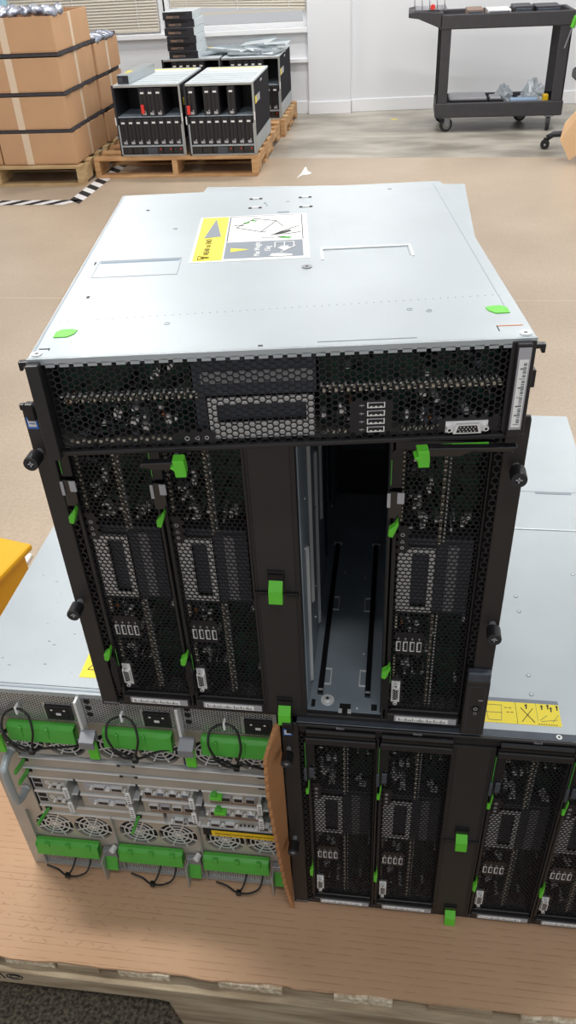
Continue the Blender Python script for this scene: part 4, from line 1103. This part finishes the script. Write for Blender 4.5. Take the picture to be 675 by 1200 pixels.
def bag_mesh(seed):
    rr = random.Random(seed); b = MB(); n, m_ = 14, 8; vs = []
    for i in range(m_+1):
        ph = PI*i/m_
        for k in range(n):
            th = 2*PI*k/n; r = (1+rr.uniform(-.13,.13))
            vs.append((.036*r*math.sin(ph)*math.cos(th), .075*r*math.sin(ph)*math.sin(th), .032*r*math.cos(ph)))
    fs = [(i*n+k, (i+1)*n+k, (i+1)*n+(k+1)%n, i*n+(k+1)%n) for i in range(m_) for k in range(n)]
    b.add(vs, fs, 'foil'); return b.mesh('foil_bag', True)
bags = [bag_mesh(s) for s in range(4)]
for i in range(14):
    o = bpy.data.objects.new('foil_bag', bags[i%4]); C.objects.link(o); o.location = (-2.618+(i%7)*.080, 5.05+(i//7)*.15, .425+(i%2)*.006); o.rotation_euler = (.25*math.sin(i), 0, .3*math.sin(i*2))
    row = 'front' if i < 7 else 'second'
    nm = ['leftmost','second from left','third from left','middle','third from right','second from right','rightmost'][i%7]
    tag(o, '%s silver foil bag in the %s row on the topmost box' % (nm, row), 'foil bag', 'foil bags on the topmost box')
for i in range(5):
    o = bpy.data.objects.new('foil_bag', bags[(i+1)%4]); C.objects.link(o); o.location = (-2.16, 5.76+i*.085, .197+(i%2)*.006); o.rotation_euler = (0,.1,PI/2+.2*math.sin(i))
    tag(o, 'silver foil bag in the rear box, %s one from the front' % ['first','second','third','fourth','fifth'][i], 'foil bag', 'foil bags in the rear box')
cy = MB().box(-3.5,-3.25,6.88,6.95,.03,.42,'cyan').build('cooler', None, bevel=.01); cy.location=(0,0,0)
tag(cy, 'pale blue container behind the boxes at the top left corner', 'container')
cs = MB().box(-3.6,-3.1,6.75,7.05,FZ,.0295,'galvanised_rough').build('cabinet', None, bevel=.01); tag(cs, 'grey cabinet hidden behind the stacked boxes, by the window', 'cabinet')

# ------------------------------------------------------------------ background enclosures
p1 = make_pallet('orange wooden pallet under the two front silver-topped enclosures', 1.17, 1.20, 'wood_orange'); p1.location = (-2.055, 5.13, FZ)
p2 = make_pallet('wooden pallet under the rear enclosures near the wall', 1.20, .86, 'wood_orange', deck=6, mat2='wood'); p2.location = (-2.05, 6.36, FZ)
def make_rack_box(label, cat='server enclosure'):
    """old 10U enclosure: two rows of slots, silver rails; local origin front bottom-left."""
    t = thing('server_enclosure', label, cat, group='old enclosures on the pallets')
    W_, H_, D_ = .478, .446, .74
    b = MB(); b.box(.012,W_-.012,.0,D_,H_-.012,H_,'pale_zinc'); b.box(.012,W_-.012,.01,D_,0,.004,'enclosure_black')
    b.box(.012,.016,.0,D_,.004,H_-.012,'enclosure_black'); b.box(W_-.016,W_-.012,.0,D_,.10,H_-.012,'side_black'); b.box(W_-.017,W_-.0115,.0,D_,.004,.10,'galvanised')
    b.box(.016,W_-.016,D_-.004,D_,.004,H_-.012,'enclosure_inside'); b.box(.016,W_-.016,.30,.304,.06,H_-.012,'enclosure_inside')
    b.box(.016,W_-.016,.004,.30,.245,.252,'slot_metal'); b.box(.016,W_-.016,.004,.30,.062,.068,'galvanised')
    b.build('housing', t, bevel=.001)
    f = MB(); f.box(0,.014,-.004,.004,0,H_,'enclosure_black'); f.box(W_-.014,W_,-.004,.004,0,H_,'galvanised_rough'); f.box(0,W_,-.002,.004,H_-.014,H_,'galvanised_rough')
    f.box(.010,.020,-.008,-.002,.01,.20,'galvanised'); f.box(W_-.020,W_-.010,-.008,-.002,.01,.20,'galvanised'); f.box(.014,W_-.014,-.003,.004,0,.008,'galvanised'); f.box(.014,W_-.014,-.003,.004,.058,.066,'galvanised')
    f.build('front_frame', t, bevel=.001)
    l = MB()
    for k in range(5): l.box(.03,W_-.03,.05+k*.085,.055+k*.085,H_,H_+.0008,'scuff')
    l.box(.05,W_-.04,.58,.66,H_,H_+.001,'white_paper'); l.box(.05,W_-.04,.66,.70,H_,H_+.001,'yellow_paper')
    l.build('top_labels', t)
    l = MB(); l.box(W_-.012,W_-.0108,.16,.30,.30,.345,'light_grey'); l.box(W_-.012,W_-.0104,.10,.16,.30,.345,'yellow_paper'); l.box(W_-.012,W_-.0108,.35,.42,.40,.415,'light_grey'); l.box(-.003,.004,-.012,-.004,.20,.25,'white_plastic'); l.box(W_-.006,W_+.001,-.012,-.004,.22,.27,'white_plastic')
    l.build('side_labels', t)
    p = MB()
    for k in range(6):
        x = .02+k*.073; p.box(x,x+.068,.002,.2,.010,.056,'gloss_black'); p.box(x+.004,x+.030,-.001,.002,.014,.05,'enclosure_black')
        if k in (3,4,5): p.box(x+.05,x+.058,-.003,.002,.038,.046,'red')
    p.box(.20,.27,-.004,.002,.010,.054,'mid_grey')
    p.build('fan_tray', t)
    return t
def make_hb(label):
    t = thing('small_server', label, 'server'); w_, h_ = .0525, .172
    b = MB(); b.box(0,w_,.0,.28,0,h_,'enclosure_black'); b.box(.004,w_-.004,-.003,0,.004,h_-.004,'black_steel'); b.build('body', t, bevel=.0015)
    l = MB(); l.box(.014,.038,-.006,-.003,.138,.149,'white_plastic'); l.box(.014,.040,-.007,-.003,.008,.024,'light_grey'); l.box(.022,.027,-.005,-.003,.03,.135,'inner_dark'); l.box(.030,.038,-.006,-.003,.028,.034,'light_grey')
    l.build('latch', t)
    return t
hb0 = make_hb('x')
ordn = ['first','second','third','fourth','fifth','sixth','seventh','eighth']
def fill(root_loc, low, up, who, first=False):
    X, Y, Z = root_loc
    for row, cols in ((0,low),(1,up)):
        for c in cols:
            loc = (X+.0205+c*.0547, Y+.003, Z+(.0690 if row == 0 else .2530))
            lbl = '%s blade from the left in the %s row of the %s' % (ordn[c], 'lower' if row == 0 else 'upper', who)
            if not used[0]: o = hb0; o.location = loc; used[0] = True; o['label'] = lbl; o['group'] = 'blades in the '+who
            else: dup(hb0, loc, (0,0,0), lbl, 'blades in the '+who)
used = [False]
PZ = FZ+.131
e0 = make_rack_box('front left silver-topped enclosure on the orange pallet, with a silver bar on top'); e0.location = (-1.868, 5.20, PZ)
e1 = dup(e0, (-1.362, 5.18, PZ), None, 'front right silver-topped enclosure on the orange pallet')
fill((-1.868,5.20,PZ), range(8), (3,4,5), 'front left enclosure'); fill((-1.362,5.18,PZ), range(8), (0,2,3,5), 'front right enclosure')
e2 = dup(e0, (-1.83, 6.42, PZ), None, 'rear left enclosure under the stack of dark modules'); e3 = dup(e0, (-1.352, 6.40, PZ), None, 'rear right enclosure with loose silver panels on top')
for (loc, who) in (((-1.83,6.42,PZ),'rear left enclosure'), ((-1.352,6.40,PZ),'rear right enclosure')):
    fill(loc, (6,7) if 'right' in who else (), range(1,6), who)
for k, (x,z) in enumerate(((-1.868+.195, PZ+.272),(-1.362+.015, PZ+.262))):
    r = MB().box(x, x+.022, 5.165, 5.176, z, z+.055, 'red').build('red_tag', None, bevel=.002); tag(r, 'red tag hanging on the front %s enclosure' % ('left' if k == 0 else 'right'), 'tag', 'red tags')
    r.location.y = .015 if k == 0 else -.005
# silver bar on the front left enclosure
br = thing('server_sled', 'long silver sled lying on the front left enclosure', 'server module', (-1.83, 5.24, PZ+.4475), (0,0,-.06))
MB().box(0,.085,.0,.55,0,.055,'galvanised').build('casing', br, bevel=.002); MB().box(.004,.081,-.004,.0,.004,.050,'enclosure_black').box(.01,.04,-.006,-.004,.012,.04,'mid_grey').build('front_plate', br); MB().box(.02,.05,.10,.20,.055,.056,'yellow_paper').build('label', br)
# stack of dark modules
def make_mod(label):
    t = thing('server_module', label, 'server module', group='stack of dark modules on the rear left enclosure')
    b = MB(); b.box(0,.235,.004,.36,0,.052,'pale_zinc'); b.build('casing', t, bevel=.002)
    f = MB(); f.box(0,.235,-.004,.004,0,.052,'enclosure_black'); f.box(.05,.18,-.010,-.004,.032,.042,'inner_dark'); f.box(.03,.13,-.008,-.004,.010,.026,'brown_part'); f.box(.08,.12,-.009,-.004,.014,.022,'mid_grey'); f.build('front_plate', t, bevel=.001)
    return t
m0 = make_mod('lowest dark module in the stack by the window'); zb = PZ+.4465+.001; m0.location = (-1.765, 6.44, zb)
for i, nm in enumerate(['second from the bottom','third from the bottom','third from the top','second from the top','topmost']):
    dup(m0, (-1.775+[.0,.008,-.006,.0,-.008][i], 6.44+[.01,-.01,.0,.015,.0][i], zb+.0532*(i+1)), (0,0,.02*math.sin(i*2)), '%s dark module in the stack by the window' % nm)
# loose silver panels
def make_panel(i, x, y, z, rot, L_, W_, label):
    t = thing('metal_panel', label, 'metal panel', (x,y,z), rot, 'loose silver panels on the rear enclosures')
    MB().box(-L_/2,L_/2,-W_/2,W_/2,0,.0025,'pale_zinc').box(-L_/2,L_/2,-W_/2,-W_/2+.003,0,.018,'galvanised').box(-L_/2,L_/2,W_/2-.003,W_/2,0,.018,'galvanised').build('folded_sheet', t)
PL = [(-1.47,6.66,.012,(.0,-.10,.5),.40,.16,'silver panel leaning against the stack of dark modules'),
      (-1.33,6.62,.030,(.05,.06,-.3),.30,.14,'silver panel lying across the gap between the rear enclosures'),
      (-1.24,6.90,.014,(.04,.03,.9),.36,.15,'silver panel farthest back on the rear left of the heap'),
      (-1.18,6.55,.008,(.0,.04,.15),.26,.13,'small silver panel at the front of the heap'),
      (-1.12,6.78,.052,(.22,-.12,-.6),.34,.16,'highest silver panel tilted up in the middle of the heap'),
      (-1.02,6.62,.022,(.1,.10,.7),.30,.15,'silver panel at the middle right of the heap'),
      (-.965,6.86,.034,(.14,-.06,-.2),.22,.15,'rear right silver panel of the heap'),
      (-.95,6.56,.010,(.02,-.04,1.2),.18,.11,'rightmost front silver panel of the heap')]
for i, (x,y,dz,rot,L_,W_,lbl) in enumerate(PL): make_panel(i, x, y, PZ+.446+dz, rot, L_, W_, lbl)

# ------------------------------------------------------------------ utility cart
cart = thing('utility_cart', 'dark grey plastic utility cart by the white wall', 'cart', (0,0,0))
cx0, cx1, cy0, cy1 = .35, 1.33, 6.40, 6.86
def trayb(z0, z1, name, lip=.03):
    b = MB(); b.box(cx0,cx1,cy0,cy0+lip,z0,z1,'cart_plastic'); b.box(cx0,cx1,cy1-lip,cy1,z0,z1,'cart_plastic'); b.box(cx0,cx0+lip,cy0+lip,cy1-lip,z0,z1,'cart_plastic'); b.box(cx1-lip,cx1,cy0+lip,cy1-lip,z0,z1,'cart_plastic')
    b.box(cx0+lip,cx1-lip,cy0+lip,cy1-lip,z0+.02,z0+.04,'cart_plastic'); return b.build(name, cart, bevel=.008)
trayb(-.490, -.385, 'lower_tray'); trayb(.115, .212, 'upper_tray')
for (x, y) in ((cx0+.005,cy0+.005),(cx1-.095,cy0+.005),(cx0+.005,cy1-.065),(cx1-.095,cy1-.065)):
    b = MB(); b.box(x,x+.085,y,y+.014,-.386,.116,'cart_plastic'); xx = x if x < .8 else x+.071
    b.box(xx,xx+.014,y,y+.06,-.386,.116,'cart_plastic'); b.build('post', cart, bevel=.004)
b = MB(); b.prism([(cx0+.02,.118),(cx0-.16,.190),(cx0-.235,.200),(cx0-.235,.232),(cx0-.17,.240),(cx0+.02,.225)][::-1], 'y', cy0, cy0+.06, 'cart_plastic'); b.prism([(cx0+.02,.118),(cx0-.16,.190),(cx0-.235,.200),(cx0-.235,.232),(cx0-.17,.240),(cx0+.02,.225)][::-1], 'y', cy1-.06, cy1, 'cart_plastic')
b.box(cx0-.235,cx0-.19,cy0+.06,cy1-.06,.200,.232,'cart_plastic'); b.box(cx0-.16,cx0+.001,cy0+.06,cy1-.06,.19,.205,'cart_plastic'); b.build('push_handle', cart, bevel=.006)
for k, (x, y, a) in enumerate(((.445,6.45,.5),(1.235,6.43,1.45),(.42,6.80,.3),(1.06,6.80,.2))):
    c_ = MB(); z = FZ+.052
    d = Vector((math.cos(a),math.sin(a),0)); n_ = Vector((-d.y,d.x,0)); cc = Vector((x,y,z))
    c_.cyl(cc-n_*.014, cc+n_*.014, .050, 'rubber', 28); c_.cyl(cc-n_*.0145, cc+n_*.0145, .034, 'tyre_grey', 24); co = c_.build('caster_wheel', cart)
    f_ = MB()
    for s in (-1,1):
        p = cc+n_*s*.019; f_.add([tuple(p+n_*q*.0015+d*u+Vector((0,0,w_))) for q in (-1,1) for (u,w_) in ((-.012,-.012),(.012,-.012),(.03,.052),(-.03,.052))], [(0,1,2,3),(7,6,5,4),(0,4,5,1),(1,5,6,2),(2,6,7,3),(3,7,4,0)], 'bracket_grey')
    f_.box(x-.035,x+.035,y-.03,y+.03,z+.050,z+.057,'bracket_grey'); f_.build('caster_fork', co)
# things on the cart
def lump(name, x, y, z, sx, sy, sz, m, label, cat, seed, group=None):
    rr = random.Random(seed); b = MB(); n, m_ = 16, 8; vs = []
    for i in range(m_+1):
        ph = PI/2*i/m_
        for k in range(n):
            th = 2*PI*k/n; r = 1+rr.uniform(-.18,.18)
            vs.append((x+sx*r*math.cos(th)*math.sin(ph), y+sy*r*math.sin(th)*math.sin(ph), z+max(0,sz*math.cos(ph)*(1+rr.uniform(-.25,.25)))))
    fs = [(i*n+k,(i+1)*n+k,(i+1)*n+(k+1)%n,i*n+(k+1)%n) for i in range(m_) for k in range(n)]
    b.add(vs, fs, m); o = b.build(name); tag(o, label, cat, group)
zt2 = -.450
o = MB().box(.47,.76,6.45,6.66,zt2+.001,zt2+.075,'black_plastic').box(.46,.75,6.46,6.72,zt2+.075,zt2+.092,'light_grey').build('drive_tray', None, bevel=.004); tag(o, 'grey and black drive tray on the lower shelf of the cart', 'drive tray')
o = MB().box(.77,.88,6.44,6.62,zt2+.001,zt2+.078,'black_plastic').box(.775,.86,6.45,6.60,zt2+.078,zt2+.092,'light_grey').build('disk_caddy', None, bevel=.004); tag(o, 'small black and grey caddy in the middle of the cart lower shelf', 'caddy')
lump('clear_bag', .90, 6.70, zt2, .085, .07, .13, 'clear_bag', 'clear plastic bag behind the caddy on the cart lower shelf', 'plastic bag', 1)
lump('clear_bag', 1.12, 6.64, zt2, .11, .10, .16, 'clear_bag', 'larger clear plastic bag at the right of the cart lower shelf', 'plastic bag', 2)
o = MB().box(.93,1.14,6.44,6.51,zt2+.001,zt2+.082,'pale_blue').build('blue_packet', None, bevel=.01); tag(o, 'pale blue packet on the cart lower shelf', 'packet')
o = MB().box(1.18,1.22,6.45,6.52,zt2+.001,zt2+.100,'yellow_label').build('yellow_packet', None, bevel=.005); tag(o, 'small yellow packet at the right of the cart lower shelf', 'packet')
zt3 = .157
for i, (x0, w_, h_, m, lbl) in enumerate(((.55,.12,.075,'brown_part','brown and grey part at the left of the cart top'),(.70,.17,.07,'bright_metal','silver module on the cart top'),(.89,.14,.085,'enclosure_black','black module in the middle of the cart top'),(1.05,.18,.08,'enclosure_black','black module at the right of the cart top'))):
    o = MB().box(x0,x0+w_,6.46,6.74,zt3,zt3+h_,m).box(x0+.01,x0+w_-.01,6.452,6.46,zt3+.01,zt3+h_-.01,'mid_grey').build('server_part', None, bevel=.004); tag(o, lbl, 'server part', 'parts on the cart top')
wr = MB()
for k in range(5): wr.tube([(.15+k*.004,6.44+k*.08,.244),(.40,6.44+k*.08,.244)], .005, 'light_grey', 6)
for k in range(5): wr.tube([(.16+k*.055,6.44,.244),(.16+k*.055,6.78,.244)], .004, 'light_grey', 6); wr.tube([(.16+k*.055,6.44,.244),(.155+k*.055,6.42,.32)], .004, 'light_grey', 6)
wr.tube([(.15,6.42,.32),(.39,6.42,.32)], .005, 'light_grey', 6)
wr = wr.build('wire_basket', None, smooth=True); tag(wr, 'grey wire basket on the cart handle end', 'basket')
o = MB().cyl((.292,6.40,.262),(.292,6.445,.262),.018,'red',16)  .build('red_ball', None, bevel=.003); tag(o, 'small red cap in the wire basket on the cart', 'cap')
gd = thing('screwdriver', 'green handled tool hanging at the right end of the cart', 'tool', (0,0,0))
MB().tube([(1.196,6.36,.105),(1.160,6.36,-.03)][::1], .006, 'bracket_grey', 10).build('shaft', gd); MB().cyl((1.196,6.36,.10),(1.215,6.36,.175),.017,'green',16).build('handle', gd, bevel=.003)
for ch in gd.children: ch.location = (.118,.028,.0)

# ------------------------------------------------------------------ wheeled chair at the right edge
ch = thing('swivel_chair', 'black wheeled swivel chair at the right edge, in front of the cart', 'chair', (1.50, 5.72, FZ))
b = MB()
for k in range(5):
    a = 2.97+k*2*PI/5; d = Vector((math.cos(a),math.sin(a),0)); L_ = .36
    p0 = d*.03+Vector((0,0,.115)); p1 = d*L_*.5+Vector((0,0,.11)); p2 = d*(L_-.04)+Vector((0,0,.10)); p3 = d*L_+Vector((0,0,.075))
    MB().tube([p0,p1,p2,p3], .020, 'enclosure_black', 10).build('leg', ch, smooth=True)
    q = MB(); c_ = d*(L_+.01)+Vector((0,0,.033)); n_ = Vector((-d.y,d.x,0))
    for s in (-1,1): q.cyl(c_+n_*s*.006, c_+n_*s*.020, .032, 'rubber', 24); q.cyl(c_+n_*s*.0202, c_+n_*s*.022, .018, 'black_plastic', 20); q.cyl(c_+n_*s*.0222, c_+n_*s*.024, .007, 'light_grey', 12)
    q.box(c_.x-.012,c_.x+.012,c_.y-.012,c_.y+.012,.045,.075,'black_plastic'); q.build('caster', ch)
MB().cyl((0,0,.08),(0,0,.20),.032,'black_plastic',20).cyl((0,0,.20),(0,0,.44),.016,'bracket_grey',16).build('gas_column', ch)
MB().prism([(-.22,-.20),(-.18,-.24),(.18,-.24),(.23,-.18),(.23,.18),(.18,.23),(-.18,.23),(-.23,.18)], 'z', .44, .51, 'black_plastic').build('seat', ch, bevel=.02)
MB().box(.20,.24,-.18,.18,.56,1.0,'black_plastic').box(.21,.235,-.03,.03,.45,.60,'black_plastic').build('backrest', ch, bevel=.015)
MB().tube(bez([(-.02,.28,.46),(-.10,.29,.50),(-.16,.29,.60),(-.10,.29,.70),(.12,.29,.70)]), .012, 'black_plastic', 8).build('armrest', ch, smooth=True)
bd = MB(); q = [(1.245,5.36,.015),(1.165,5.36,.145),(1.185,5.38,.245),(1.50,5.42,.62),(1.62,5.40,.30)]
bd.add([(x,y,FZ+z) for x,y,z in q]+[(x,y+.012,FZ+z) for x,y,z in q], [(0,1,2,3,4),(9,8,7,6,5)]+[(i,i+5,(i+1)%5+5,(i+1)%5) for i in range(5)], 'pale_board')
bd = bd.build('board_piece'); tag(bd, 'pale tan board corner leaning in front of the swivel chair', 'board')

# ------------------------------------------------------------------ light, camera
for o in list(C.objects):
    if o.parent is None: o.location.z += -FZ
OZ = -FZ
def area(name, loc, size, sy, power, col=(1,.97,.93), target=None):
    l = bpy.data.lights.new(name, 'AREA'); l.shape = 'RECTANGLE'; l.size = size; l.size_y = sy; l.energy = power; l.color = col
    o = bpy.data.objects.new(name, l); C.objects.link(o); o.location = loc
    if target: o.rotation_euler = (Vector(target)-Vector(loc)).to_track_quat('-Z','Y').to_euler()
    return o
for i, (x, y, p) in enumerate(((-1.1,.60,46),(1.4,1.0,20),(-1.6,3.6,28),(1.2,4.2,28),(-.3,6.0,36),(-2.6,6.2,24),(.25,-1.2,15),(2.4,6.2,26))):
    area('ceiling_light', (x,y,3.3), .9, .2, p)
w = bpy.data.worlds.new('world'); SC.world = w; w.use_nodes = True
nt = w.node_tree; bg = nt.nodes['Background']
tc = nt.nodes.new('ShaderNodeTexCoord'); sp_ = nt.nodes.new('ShaderNodeSeparateXYZ'); nt.links.new(tc.outputs['Generated'], sp_.inputs[0])
ab = nt.nodes.new('ShaderNodeMath'); ab.operation = 'ABSOLUTE'; nt.links.new(sp_.outputs[2], ab.inputs[0])
rp = nt.nodes.new('ShaderNodeValToRGB'); rp.color_ramp.elements[0].position = .0; rp.color_ramp.elements[0].color = (.95,.97,1,1)
rp.color_ramp.elements[1].position = .6; rp.color_ramp.elements[1].color = (.46,.48,.50,1); nt.links.new(ab.outputs[0], rp.inputs[0])
nt.links.new(rp.outputs[0], bg.inputs[0]); bg.inputs[1].default_value = .6

cam = bpy.data.cameras.new('camera'); co = bpy.data.objects.new('camera', cam); C.objects.link(co); SC.camera = co
f_, yaw, pit, rol = 931.3787, .158001, -.635901, .0550475
cam.sensor_fit = 'VERTICAL'; cam.sensor_height = 36; cam.lens = f_/1200*36; cam.clip_start = .02
Rz = Matrix.Rotation(yaw,3,'Z'); Rx = Matrix.Rotation(pit,3,'X'); Ry = Matrix.Rotation(rol,3,'Y')
Mx = Rz@Rx@Ry
X_, Y_, Z_ = Mx.col[0], Mx.col[1], Mx.col[2]
m4 = Matrix((X_, Z_, -Y_)).transposed().to_4x4(); m4.translation = Vector((.118095,-.645844,.804402+OZ)); co.matrix_world = m4
cam.dof.use_dof = False
SC.view_settings.view_transform = 'Standard'; SC.view_settings.look = 'None'; SC.view_settings.gamma = 1; SC.view_settings.use_curve_mapping = False
SC.view_settings.exposure = 0.35
